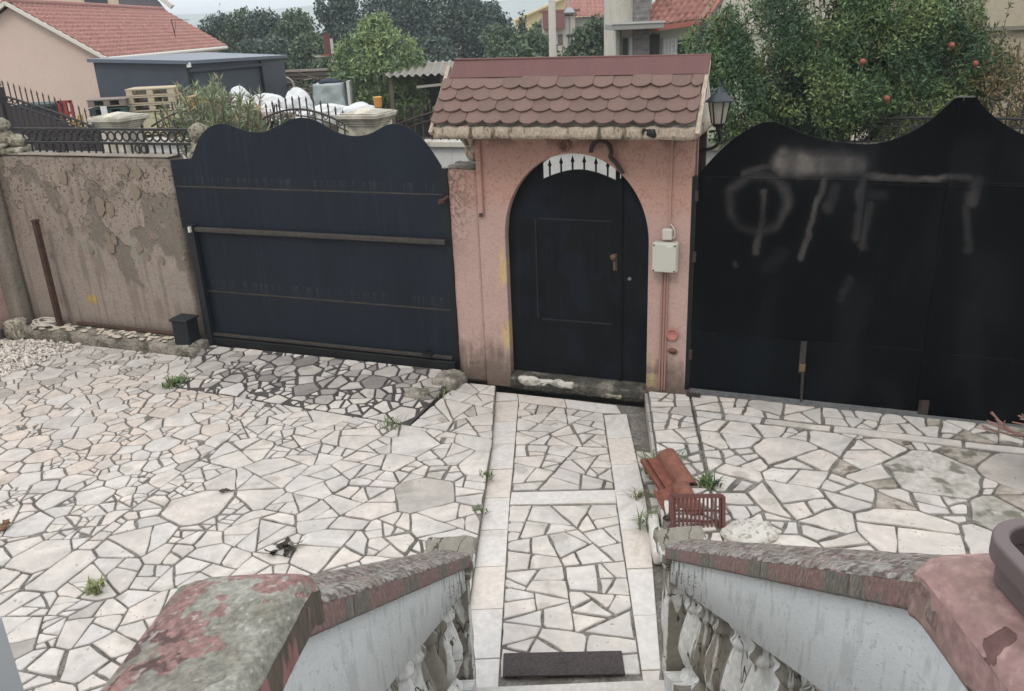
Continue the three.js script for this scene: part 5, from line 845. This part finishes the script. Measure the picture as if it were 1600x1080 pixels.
{ const t = thing('yellow_house', 'pale yellow gabled house far behind the cypresses', 'house', [0, 0, -62]); part(t, 'wall', prismWall([[1.2, -.1], [6, -.1], [6, 4.2], [4.6, 4.15], [1.2, 2.85]], 5), plain(206, 190, 146)); part(t, 'roof', bar([1.0, 2.84, -1], [4.7, 4.24, -1], .12, 3), plain(196, 180, 140)); }
{ const t = thing('utility_pole', 'pale concrete utility pole standing behind the portal roof', 'pole', [1.77, 0, -30]); part(t, 'shaft', rod([0, 0, 0], [0, 7, 0], .14, .10, 10), plain(190, 186, 178)); part(t, 'cross_arm', box(1.2, .08, .08, 0, 6.4, 0), plain(120, 118, 112)); }
{ const t = thing('street_lamp', 'small pale street lamp right of the utility pole', 'street lamp', [2.42, 0, -31]); part(t, 'post', rod([0, 0, 0], [0, 3.0, 0], .035, .03), plain(120, 124, 128)); part(t, 'lamp_head', merge([new THREE.CylinderGeometry(.24, .1, .06, 12).translate(0, 3.08, 0), new THREE.CylinderGeometry(.08, .2, .16, 12).translate(0, 3.2, 0), rod([0, 3.2, 0], [0, 3.9, 0], .03)]), plain(150, 156, 162)); }
{
  const t = wallThing('beige_building', 'plain beige building behind the pomegranate bush at upper right', 'building'); part(t, 'wall', metric(box(9, 6, .3, 10.6, 3, -7.6), 2), M.beige); part(t, 'ledge', box(.9, .05, .12, 7.85, 2.62, -7.42), plain(120, 116, 104)); part(t, 'corner_strip', box(.12, 6, .2, 6.14, 3, -7.5), M.beige);
  part(t, 'window', box(.8, 1.1, .06, 12.5, 2.6, -7.44), plain(64, 66, 68));
}
{ const t = wallThing('meter_box', 'white speckled meter box with a dark slot at the upper right edge', 'meter box'); const R = rng32(331); part(t, 'box_body', rbox(.62, .42, .12, .015, 8.92, 2.33, -6.9), plain(206, 206, 204)); part(t, 'slot', box(.06, .12, .02, 8.73, 2.32, -6.84), plain(30, 30, 30)); const g = []; for (let i = 0; i < 26; i++) g.push(box(.012 + R() * .03, .008 + R() * .02, .004, 8.64 + R() * .5, 2.15 + R() * .36, -6.838)); part(t, 'specks', merge(g), plain(70, 70, 68)); part(t, 'stand_post', box(.08, 2.1, .08, 8.92, 1.06, -6.95), M.greyRender); }

// ---------------------------------------------------------------- yard clutter
function pallet(t, y, w = .95, d = .8, m) { for (let i = 0; i < 5; i++) part(t, 'deck_board', box(w, .02, .1, 0, y + .11, -d / 2 + .05 + i * (d - .1) / 4), m); for (const z of [-d / 2 + .05, 0, d / 2 - .05]) for (const x of [-w / 2 + .06, 0, w / 2 - .06]) part(t, 'block', box(.1, .075, .09, x, y + .06, z), m); for (const z of [-d / 2 + .05, 0, d / 2 - .05]) part(t, 'bottom_board', box(w, .018, .09, 0, y + .012, z), m); }
{ const t = thing('pallet_stack', 'stack of pale wooden pallets before the dark shed', 'pallets', [-5.92, 1.78, -15.2], .12); for (let i = 0; i < 3; i++) pallet(t, i * .125, .78, .6, M.paleWood); part(t, 'carton', metric(rbox(.62, .38, .5, .01, .1, -.2, .02)), plain(188, 182, 150)); part(t, 'base_stack', metric(box(.7, 1.4, .5, .05, -1.1, -.02)), plain(96, 84, 70)); }
{ const t = thing('pallet_stack', 'stack of dark green plastic crates and pallets left of the pale pallets', 'crates', [-6.55, 1.62, -14.9], .1); for (let i = 0; i < 3; i++) pallet(t, i * .14, .62, .5, i === 2 ? M.greyWood : plain(52, 74, 70)); part(t, 'base_crates', metric(box(.7, 1.6, .5, 0, -.82, 0)), plain(48, 62, 58)); part(t, 'label_sheet', box(.10, .15, .01, -.05, .22, .28), plain(214, 214, 212)); }
{ const t = thing('crate_row', 'dark green plastic crates behind the railing below the oleander', 'crates', wp(-3.35, .05, -4.75), TH); for (let i = 0; i < 6; i++) for (let j = 0; j < 2; j++) part(t, 'crate', merge([box(.24, .03, .3, -.65 + i * .26, 1.36 + j * .17, 0), box(.24, .025, .3, -.65 + i * .26, 1.50 + j * .17, 0), box(.03, .13, .3, -.76 + i * .26, 1.43 + j * .17, 0), box(.03, .13, .3, -.54 + i * .26, 1.43 + j * .17, 0)]), plain(44, 64, 62)); part(t, 'trestle', metric(box(1.7, 1.34, .28, 0, .67, 0)), plain(170, 168, 160)); }
function clothHeap(name, label, cat, p, s, seed, m, parts = 1) { const t = thing(name, label, cat, p); const R = rng32(seed); for (let i = 0; i < parts; i++) { let g = new THREE.IcosahedronGeometry(1, 12); const q = g.attributes.position; g = rough(g, .34, 1.7, seed + i); const a = g.attributes.position; for (let k = 0; k < a.count; k++) { const x = a.getX(k), y = a.getY(k), z = a.getZ(k), f = .05 * Math.sin(x * 9 + z * 7 + 3 * fbm(x * 2 + 9, z * 2 + 9, seed, 3)); a.setXYZ(k, x * (1 + f), Math.max(-.8, y * (1 + f)), z * (1 + f)); } g.computeVertexNormals(); g.scale(s[0] * (.8 + R() * .4), s[1] * (.8 + R() * .4), s[2]); g.translate((i - (parts - 1) / 2) * s[0] * 1.5, (R() - .5) * .1, (R() - .5) * s[2]); part(t, i ? 'sack_' + String(i).padStart(3, '0') : 'sack', metric(g), m); } return t; }
const tarp = plain(196, 198, 198, { roughness: .6 });
clothHeap('white_tarp_heap', 'heap of crumpled white plastic sheeting before the shed door', 'tarpaulin', [-4.30, 1.62, -16.3], [.34, .32, .3], 341, tarp, 3);
clothHeap('white_sacks', 'row of white plastic sacks lying in front of the bright tree', 'sacks', [-3.35, 1.44, -16.0], [.33, .19, .25], 347, tarp, 4);
{ const t = thing('stacked_boards', 'stack of pale boards and folded sheets behind the oleander', 'boards', [-4.72, 1.45, -15.6], .1); const R = rng32(351); for (let i = 0; i < 7; i++) part(t, 'board', box(.7 + R() * .2, .035, .4, (R() - .5) * .12, i * .055, 0), plain(176 + R() * 20, 168 + R() * 16, 150 + R() * 20)); part(t, 'base', metric(box(.8, 1.4, .4, 0, -.72, 0)), plain(110, 102, 92)); }
{ const t = thing('covered_load', 'grey plastic cover draped over a load beside the basketball post', 'tarpaulin', [-3.72, 0, -19.3]); let s = new THREE.BoxGeometry(.62, .55, .5, 14, 12, 10); const p = s.attributes.position; for (let i = 0; i < p.count; i++) { const x = p.getX(i), y = p.getY(i), z = p.getZ(i), k = (.275 - y) / .55, f = 1 + k * .22 + .08 * k * Math.sin(x * 22 + z * 18); p.setXYZ(i, x * f, y, z * f); } s.translate(0, 1.58, 0); s = rough(s, .03, 6, 4); part(t, 'cover', metric(s), plain(150, 160, 160, { roughness: .45 })); part(t, 'load_top', metric(rough(new THREE.IcosahedronGeometry(.2, 4).scale(1.3, .35, 1).translate(.02, 1.88, 0), .05, 8, 3)), plain(46, 54, 66)); part(t, 'table', box(1.4, .05, .8, .0, 1.27, 0), plain(120, 112, 104)); part(t, 'side_sheet', box(.06, .62, .5, .44, 1.58, 0), plain(190, 190, 186)); for (const x of [-.6, .6]) part(t, 'table_leg', box(.06, 1.25, .06, x, .62, .3), M.ironBrown); }
{ const t = thing('scrap_pile', 'tangled pile of branches and scrap beside the dark shed', 'scrap'); const R = rng32(361), m = [plain(150, 140, 128), plain(104, 92, 82), plain(84, 78, 74)]; for (let i = 0; i < 90; i++) { const a = [-5.05 + R() * .95, .9 + R() * 1.0, -21 + R() * .6]; part(t, 'stick', rod(a, [a[0] + (R() - .5) * .9, a[1] + (R() - .4) * .28, a[2] + (R() - .5) * .6], .016, .01, 5), m[i % 3]); } part(t, 'wheel', new THREE.TorusGeometry(.2, .03, 6, 20).translate(-4.95, 1.75, -20.4), plain(176, 170, 160)); for (let i = 0; i < 5; i++) part(t, 'plank', box(1.5, .04, .12, -4.55, 1.86 + i * .05, -21.2 + i * .05), m[i % 2]); part(t, 'base', metric(rough(new THREE.IcosahedronGeometry(.7, 5).scale(1, .9, .6).translate(-4.6, .8, -21), .15, 4, 8)), m[1]); }
{ const t = thing('basketball_post', 'rusty basketball post with a small board among the trees', 'basketball hoop', [-4.36, 0, -23.5]); part(t, 'post', rod([0, 0, 0], [0, 2.7, 0], .06, .05), plain(176, 176, 172)); part(t, 'board', box(.16, .55, .04, -.1, 2.55, .03), plain(96, 62, 58)); part(t, 'rim', new THREE.TorusGeometry(.14, .012, 6, 16).rotateX(1.57).translate(-.12, 2.3, .2), plain(140, 84, 66)); part(t, 'arm', box(.5, .04, .04, -.2, 2.28, .02), plain(170, 166, 160)); }
clothHeap('orange_bags', 'orange net bags behind the oleander', 'bags', [-4.92, 1.92, -14.6], [.13, .09, .1], 371, plain(206, 138, 40), 2);
{ const t = thing('orange_tub', 'small orange tub behind the middle cream pillar cap', 'tub', wp(-.62, 1.90, -4.9), TH); part(t, 'tub', new THREE.CylinderGeometry(.062, .055, .13, 14).translate(0, .05, 0), plain(182, 130, 66)); part(t, 'lid', new THREE.CylinderGeometry(.064, .064, .015, 14).translate(0, .12, 0), plain(196, 160, 90)); part(t, 'shelf_post', box(.08, 1.86, .08, 0, -.95, 0), M.greyWood); }
{ const t = thing('toy_slide', 'red and yellow plastic frame behind the slatted gate', 'frame', [-7.28, 1.62, -14.8]); part(t, 'red_frame', merge([box(.22, .04, .04, 0, .38, 0), box(.04, .32, .04, -.1, .24, 0), box(.04, .32, .04, .1, .24, 0), box(.2, .04, .04, 0, .2, 0), box(.05, .3, .03, 0, .25, 0)]), plain(160, 64, 64)); part(t, 'yellow_panel', merge([box(.16, .26, .04, .12, -.02, .05), box(.05, .34, .04, .24, -.0, .05)]), plain(200, 170, 96)); part(t, 'legs', merge([box(.05, 1.8, .05, -.1, -.75, 0), box(.05, 1.8, .05, .2, -.75, 0)]), plain(120, 116, 60)); }
{ const t = thing('green_bin', 'dark green container behind the curved gate top', 'container', [-7.75, 0, -14.9]); part(t, 'bin_body', metric(rbox(.55, 1.95, .5, .02, 0, .98, 0)), plain(52, 66, 66)); part(t, 'bin_rim', rbox(.6, .06, .55, .015, 0, 1.96, 0), plain(60, 76, 74)); }
{ const t = thing('garden_bench_row', 'jumble of dark garden tools and frames behind the left railing', 'garden frames', wp(-3.3, 0, -5.4), TH); const R = rng32(381); for (let i = 0; i < 30; i++) { const x = -.8 + R() * 1.6; part(t, 'frame_rod', rod([x, .8, (R() - .5) * .4], [x + (R() - .5) * .8, 1.6 + R() * .38, (R() - .5) * .4], .014, .012, 5), i % 3 ? M.ironBrown : M.greyWood); } part(t, 'table_top', box(1.5, .04, .5, 0, 1.72, 0), M.greyWood); part(t, 'white_sheet', box(.34, .05, .3, -.45, 1.79, 0), plain(206, 206, 204)); }

// ---------------------------------------------------------------- trees
function leafGeo(l, w) { const g = new THREE.BufferGeometry(); g.setAttribute('position', new THREE.Float32BufferAttribute([0, 0, 0, -w, l * .5, w * .35, 0, l, 0, 0, 0, 0, 0, l, 0, w, l * .5, w * .35], 3)); g.setAttribute('uv', new THREE.Float32BufferAttribute(new Float32Array(12), 2)); g.computeVertexNormals(); return g; }
const leafMat = (c, tr = .35) => new THREE.MeshPhysicalMaterial({ color: c, roughness: .75, transmission: tr * .6, thickness: 0, side: THREE.DoubleSide });
const LM = std({ color: 0xffffff, vertexColors: true, roughness: .8 });
class Leaves {                                                          // gathers leaf copies into one mesh with a colour per leaf
  constructor(geo, n) { this.g = geo.index ? geo.toNonIndexed() : geo; this.k = this.g.attributes.position.count; this.P = new Float32Array(n * this.k * 3); this.N = new Float32Array(n * this.k * 3); this.C = new Float32Array(n * this.k * 3); this.v = new THREE.Vector3(); this.nm = new THREE.Matrix3(); }
  setMatrixAt(i, m) { this.nm.setFromMatrix4(m); const p = this.g.attributes.position, n = this.g.attributes.normal; for (let j = 0; j < this.k; j++) { const o = (i * this.k + j) * 3; this.v.fromBufferAttribute(p, j).applyMatrix4(m).toArray(this.P, o); this.v.fromBufferAttribute(n, j).applyMatrix3(this.nm).normalize().toArray(this.N, o); } }
  setColorAt(i, c) { for (let j = 0; j < this.k; j++) c.toArray(this.C, (i * this.k + j) * 3); }
  done(t, name, count, mat) { const L = count * this.k * 3, g = new THREE.BufferGeometry(); g.setAttribute('position', new THREE.BufferAttribute(this.P.slice(0, L), 3)); g.setAttribute('normal', new THREE.BufferAttribute(this.N.slice(0, L), 3)); g.setAttribute('color', new THREE.BufferAttribute(this.C.slice(0, L), 3)); return part(t, name, g, mat); }
}
function crown(t, lobes, n, geo, cols, seed, { mat = LM, droop = 0, gap = .42, shell = .55, name = 'crown' } = {}) {
  const R = rng32(seed), im = new Leaves(geo, n), m = new THREE.Matrix4(), q = new THREE.Quaternion(), e = new THREE.Euler(); const vol = lobes.map(l => l[3] * l[4] * l[5]), tot = vol.reduce((a, b) => a + b, 0);
  let k = 0, guard = 0; while (k < n && guard++ < n * 12) {
    let r = R() * tot, i = 0; while (r > vol[i] && i < lobes.length - 1) r -= vol[i++]; const L = lobes[i];
    const th = R() * 6.283, cz = R() * 2 - 1, sr = Math.sqrt(1 - cz * cz), rad = shell + (1 - shell) * Math.sqrt(R()), j = .86 + .34 * fbm(th * 2 + 9, cz * 3 + 9, seed + i, 3);
    const p = [L[0] + Math.cos(th) * sr * rad * j * L[3], L[1] + cz * rad * j * L[4], L[2] + Math.sin(th) * sr * rad * j * L[5]];
    const f = 1.6 / Math.max(L[3], .3), d = fbm(p[0] * f * 1.6 + 31, p[1] * f * 1.6 + p[2] * f * 1.1 + 17, seed + 3, 3); if (d < gap) continue;
    if (droop) q.setFromEuler(e.set(Math.PI + (R() - .5) * 1.3 * (1.4 - droop), R() * 6.283, (R() - .5) * 1.2)); else q.setFromEuler(e.set(R() * 6.283, R() * 6.283, R() * 6.283));
    const s = .7 + R() * .7; m.compose(V(p), q, V([s, s, s])); im.setMatrixAt(k, m);
    const c = cols[Math.floor(clamp(fbm(p[0] * f + 3, p[1] * f + p[2] * f + 8, seed + 7, 2) * 1.7 - .35, 0, .999) * cols.length)], v = .75 + R() * .5; im.setColorAt(k, new THREE.Color(c[0] * v, c[1] * v, c[2] * v)); k++;
  }
  return im.done(t, name, k, mat);
}
function limbs(t, base, tip, r, n, seed, m, spread) { const R = rng32(seed); part(t, 'trunk', metric(rough(rod(base, tip, r, r * .6, 10), r * .15, 6, seed)), m); for (let i = 0; i < n; i++) { const a = R() * 6.283, u = .5 + R() * .5, s = [mix(base[0], tip[0], u), mix(base[1], tip[1], u), mix(base[2], tip[2], u)]; part(t, 'limb', rod(s, [s[0] + Math.cos(a) * spread * (.5 + R() * .6), s[1] + spread * (.3 + R() * .8), s[2] + Math.sin(a) * spread * (.5 + R() * .6)], r * .4, r * .12, 6), m); } }
const bark = plain(74, 66, 58), darkG = [[.060, .090, .076], [.076, .110, .088], [.095, .128, .098], [.066, .100, .090]], midG = [[.065, .105, .062], [.085, .125, .070], [.105, .145, .080]], litG = [[.16, .235, .11], [.20, .28, .125], [.25, .32, .14], [.17, .24, .13]];
function bigTree(name, label, x, z, h, w, seed, cols, y0 = .4, n = 5200, group, size = .13) {
  const t = thing(name, label, 'tree', [x, 0, z], 0, group), R = rng32(seed), lobes = []; limbs(t, [0, -.05, 0], [0, h * .6, 0], .13, 6, seed, bark, w * .6);
  for (let i = 0; i < 13; i++) { const a = R() * 6.283, y = mix(y0 + .5, h - .4, R()), r = w * .72 * Math.sqrt(R()) * (1.1 - .45 * y / h), s = w * (.30 + R() * .24); lobes.push([Math.cos(a) * r, y, Math.sin(a) * r * .8, s, s * (.7 + R() * .35), s]); } lobes.push([0, h * .5, 0, w * .8, h * .42, w * .6]); lobes.push([(R() - .5) * w * .3, h - w * .3, 0, w * .34, w * .32, w * .34]);
  crown(t, lobes, n, leafGeo(size, size * .42), cols, seed + 1, { shell: .45, gap: .34 }); return t;
}
function cypress(label, x, z, h, w, seed) { const t = thing('cypress_tree', label, 'tree', [x, 0, z]); part(t, 'trunk', rod([0, 0, 0], [0, h * .8, 0], .09, .03, 8), bark); const lobes = []; for (let i = 0; i < 10; i++) { const u = i / 9; lobes.push([0, .5 + u * (h - .8), 0, w * Math.pow(1 - u, .7) * (.9) + .05, h * .09, w * Math.pow(1 - u, .7) * .9 + .05]); } crown(t, lobes, 2200, leafGeo(.16, .04), [[.022, .036, .030], [.030, .046, .036]], seed, { shell: .5, gap: .25 }); }
// dark wood behind the yard
const wood = [
  ['tallest dark tree just left of the bright green tree', -7.2, -42, 4.55, 1.35, darkG], ['dark broad tree directly behind the bright green tree', -5.4, -43, 4.9, 1.9, darkG], ['dark tree behind the right side of the bright green tree', -3.5, -42, 4.9, 1.8, darkG], ['dark dense tree behind the corrugated shed', -1.7, -43, 4.6, 1.8, darkG], ['dark tree left of the cypress pair', -.35, -42.5, 3.75, 1.5, darkG], ['low dark tree in front of the cypress pair', .35, -40, 2.7, 1.25, midG],
  ['grey green tree right behind the shed roof', -8.9, -40, 3.5, 1.4, midG], ['grey green tree above the right end of the shed', -10.3, -41, 3.75, 1.6, darkG], ['pale feathery tree above the middle of the shed roof', -11.8, -43, 3.75, 1.5, midG], ['dark tree right of the pink house ridge', -13.4, -44, 3.7, 1.5, darkG], ['dark tree just beyond the pink house roof end', -14.9, -45, 3.2, 1.3, darkG], ['bushy tree between the shed and the tallest dark tree', -7.4, -36, 2.8, 1.4, midG], ['low bushy tree behind the shed end wall', -6.3, -33, 2.2, 1.2, midG], ['low dark tree filling the gap above the shed roof', -9.6, -37, 2.7, 1.5, darkG], ['low dark bush beside the corrugated shed roof', -2.6, -33, 2.5, 1.5, darkG],
  ['leafy green bush behind the annex and the pole', 2.85, -28, 2.95, 1.0, midG], ['green tree left of the utility pole', 1.2, -34, 2.7, 1.1, midG], ['low green bush just above the portal ridge', .7, -27, 2.25, 1.0, midG], ['hazy tree between pole and cypresses', 1.9, -42, 2.9, .9, midG]];
wood.forEach((w, i) => bigTree('broadleaf_tree', w[0], w[1], w[2], w[3], w[4], 400 + i * 11, w[5], .3, i < 15 ? 10500 : 8000, 'dark trees behind the yard'));
cypress('right one of two pointed cypresses left of the yellow house', 1.17, -45, 3.62, .42, 611); cypress('left one of two pointed cypresses left of the yellow house', .25, -46, 3.25, .5, 613); cypress('small pointed cypress above the pink house roof end', -16.2, -47, 3.5, .45, 617); cypress('tall pointed cypress among the trees beyond the pink house', -13.9, -46, 4.15, .5, 619);
{ // bright feathery tree
  const t = thing('willow_tree', 'bright green feathery tree in the middle of the yard', 'tree', [-2.7, 0, -20]); limbs(t, [0, -.05, 0], [.05, 2.4, 0], .07, 7, 631, bark, .6);
  const L = [[0, 1.85, 0, .95, .6, .8], [-.45, 2.4, 0, .50, .42, .45], [.35, 2.45, .1, .52, .45, .45], [-.05, 2.75, 0, .45, .42, .42], [.1, 3.02, 0, .28, .22, .28], [.72, 2.2, 0, .34, .36, .36], [-.78, 2.1, 0, .36, .36, .36], [.45, 1.45, .2, .62, .45, .5], [-.35, 1.4, .2, .6, .4, .5], [.0, 2.1, .5, .55, .45, .4], [-.15, 2.55, .35, .4, .3, .3]];
  crown(t, L, 24000, leafGeo(.10, .016), litG, 633, { gap: .43, shell: .5 });
}
{ // oleander in front of the shed, behind the gate
  const t = thing('oleander_shrub', 'spiky oleander shrub rising behind the hump of the sliding gate', 'shrub', wp(-1.62, 0, -2.6), TH); const R = rng32(641), st = plain(120, 104, 84), G = [[.23, .27, .15], [.18, .24, .13], [.30, .31, .20], [.21, .26, .17]], lg = leafGeo(.13, .0085), N = 90; const pts = [];
  for (let i = 0; i < N; i++) { const a = R() * 6.283, o = .10 + R() * .62, h = 1.75 + R() * .80 * (1 - o * .55), b = [Math.cos(a) * .12, .0, Math.sin(a) * .12], c = [Math.cos(a) * o * .5, h * .6, Math.sin(a) * o * .4], d = [Math.cos(a) * o * 1.0, h, Math.sin(a) * o * .8]; part(t, 'stem', tube([b, c, d], .008, 8, 5), st); const cv = new THREE.CatmullRomCurve3([V(b), V(c), V(d)]); for (let k = 0; k < 70; k++) { const u = .45 + .55 * Math.sqrt(R()); pts.push([cv.getPoint(u), u]); } }
  const im = new Leaves(lg, pts.length), m = new THREE.Matrix4(), q = new THREE.Quaternion(), e = new THREE.Euler(); pts.forEach(([p, u], i) => { q.setFromEuler(e.set((R() - .5) * 2.2, R() * 6.283, (R() - .5) * 2.2)); const s = .6 + R() * .7; m.compose(p, q, V([s, s, s])); im.setMatrixAt(i, m); const c = R() < .06 ? [.38, .24, .15] : G[Math.floor(R() * 4)], v = .8 + R() * .45; im.setColorAt(i, new THREE.Color(c[0] * v, c[1] * v, c[2] * v)); }); im.done(t, 'leaves', pts.length, LM);
}
{ // leafy planting along the foot of the oleander
  const t = thing('low_shrub', 'low mixed green shrub along the railing right of the oleander', 'shrub', wp(-1.1, 1.2, -3.2), TH); part(t, 'stem', rod([0, -1.2, 0], [0, .3, 0], .02, .01), bark); crown(t, [[0, .45, 0, .38, .28, .3], [-.4, .35, 0, .3, .3, .3], [.35, .38, 0, .3, .2, .25]], 1800, leafGeo(.09, .016), [[.08, .11, .055], [.10, .12, .07], [.15, .10, .07], [.07, .12, .06]], 653, { gap: .35, shell: .3 });
}
{ // pomegranate bush
  const t = thing('pomegranate_bush', 'big dense pomegranate bush with red fruit behind the black gate', 'tree', [4.05, 0, -10.35]); limbs(t, [0, -.05, 0], [.05, 2.0, 0], .09, 12, 661, bark, .9);
  const L = [[-1.35, 2.05, .1, .72, .62, .7], [-.9, 2.55, 0, .78, .62, .7], [-.35, 2.95, 0, .72, .62, .7], [.3, 2.7, .1, .82, .6, .7], [-.2, 2.2, .35, 1.1, .6, .6], [.85, 2.3, .1, .75, .6, .65], [1.25, 2.15, 0, .62, .5, .6], [.2, 1.85, .3, 1.3, .45, .5], [-1.1, 1.6, .2, .8, .4, .5], [-1.55, 2.5, -.1, .42, .42, .4], [1.0, 2.7, 0, .5, .42, .5]];
  crown(t, L, 105000, leafGeo(.054, .0095), [[.042, .086, .040], [.062, .118, .050], [.10, .17, .064], [.17, .23, .085], [.032, .062, .036]], 663, { gap: .47, shell: .5 });
  const R = rng32(667), tw = []; for (let i = 0; i < 90; i++) { const a = R() * 6.283, l = L[Math.floor(R() * L.length)], s = [l[0] + Math.cos(a) * l[3] * .7, l[1] + l[4] * (.1 + R() * .6), l[2] + Math.abs(Math.sin(a)) * l[5] * .7], d = [s[0] + (R() - .3) * .35, s[1] + .22 + R() * .3, s[2] + (R() - .2) * .25]; tw.push([s, d]); part(t, 'twig', rod(s, d, .006, .002, 4), plain(104, 96, 74)); }
  const im = new Leaves(leafGeo(.06, .009), tw.length * 26), m = new THREE.Matrix4(), q = new THREE.Quaternion(), e = new THREE.Euler(); let k = 0; for (const [a, b] of tw) for (let i = 0; i < 26; i++) { const u = R(); q.setFromEuler(e.set((R() - .5) * 2.4, R() * 6.283, (R() - .5) * 2.4)); m.compose(V([mix(a[0], b[0], u), mix(a[1], b[1], u), mix(a[2], b[2], u)]), q, V([1, 1, 1])); im.setMatrixAt(k, m); const v = .7 + R() * .6, c = R() < .12 ? [.20, .17, .06] : [.095, .14, .06]; im.setColorAt(k++, new THREE.Color(c[0] * v, c[1] * v, c[2] * v)); } im.done(t, 'shoots', k, LM);
  const fr = plain(132, 70, 56, { roughness: .55 }); for (const f of [[-.22, 2.43, .93], [.78, 2.55, .78], [1.08, 2.35, .75], [.05, 2.05, 1.0]]) { const g = merge([new THREE.SphereGeometry(.034, 14, 10), new THREE.CylinderGeometry(.014, .008, .022, 6, 1, true).translate(0, -.041, 0)]); g.translate(...f); part(t, 'pomegranate', g, fr); }
}
{ const t = thing('thin_shrub', 'sparse yellowing shrub at the right edge beyond the black gate', 'shrub', [5.95, 0, -9.7]); const R = rng32(671); for (let i = 0; i < 16; i++) part(t, 'stem', tube([[(R() - .5) * .3, 0, 0], [(R() - .5) * .7, 1.3, (R() - .5) * .4], [(R() - .5) * 1.3, 2 + R() * .6, (R() - .5) * .5]], .010, 10, 5), plain(120, 104, 80)); crown(t, [[-.35, 1.95, 0, .5, .5, .4], [.3, 1.75, .1, .5, .5, .4], [-.55, 2.35, 0, .35, .35, .3], [.35, 2.2, 0, .4, .3, .3]], 3600, leafGeo(.055, .010), [[.13, .13, .06], [.17, .13, .06], [.09, .11, .06]], 673, { gap: .46, shell: .2 }); }
renderer.render(scene, camera);
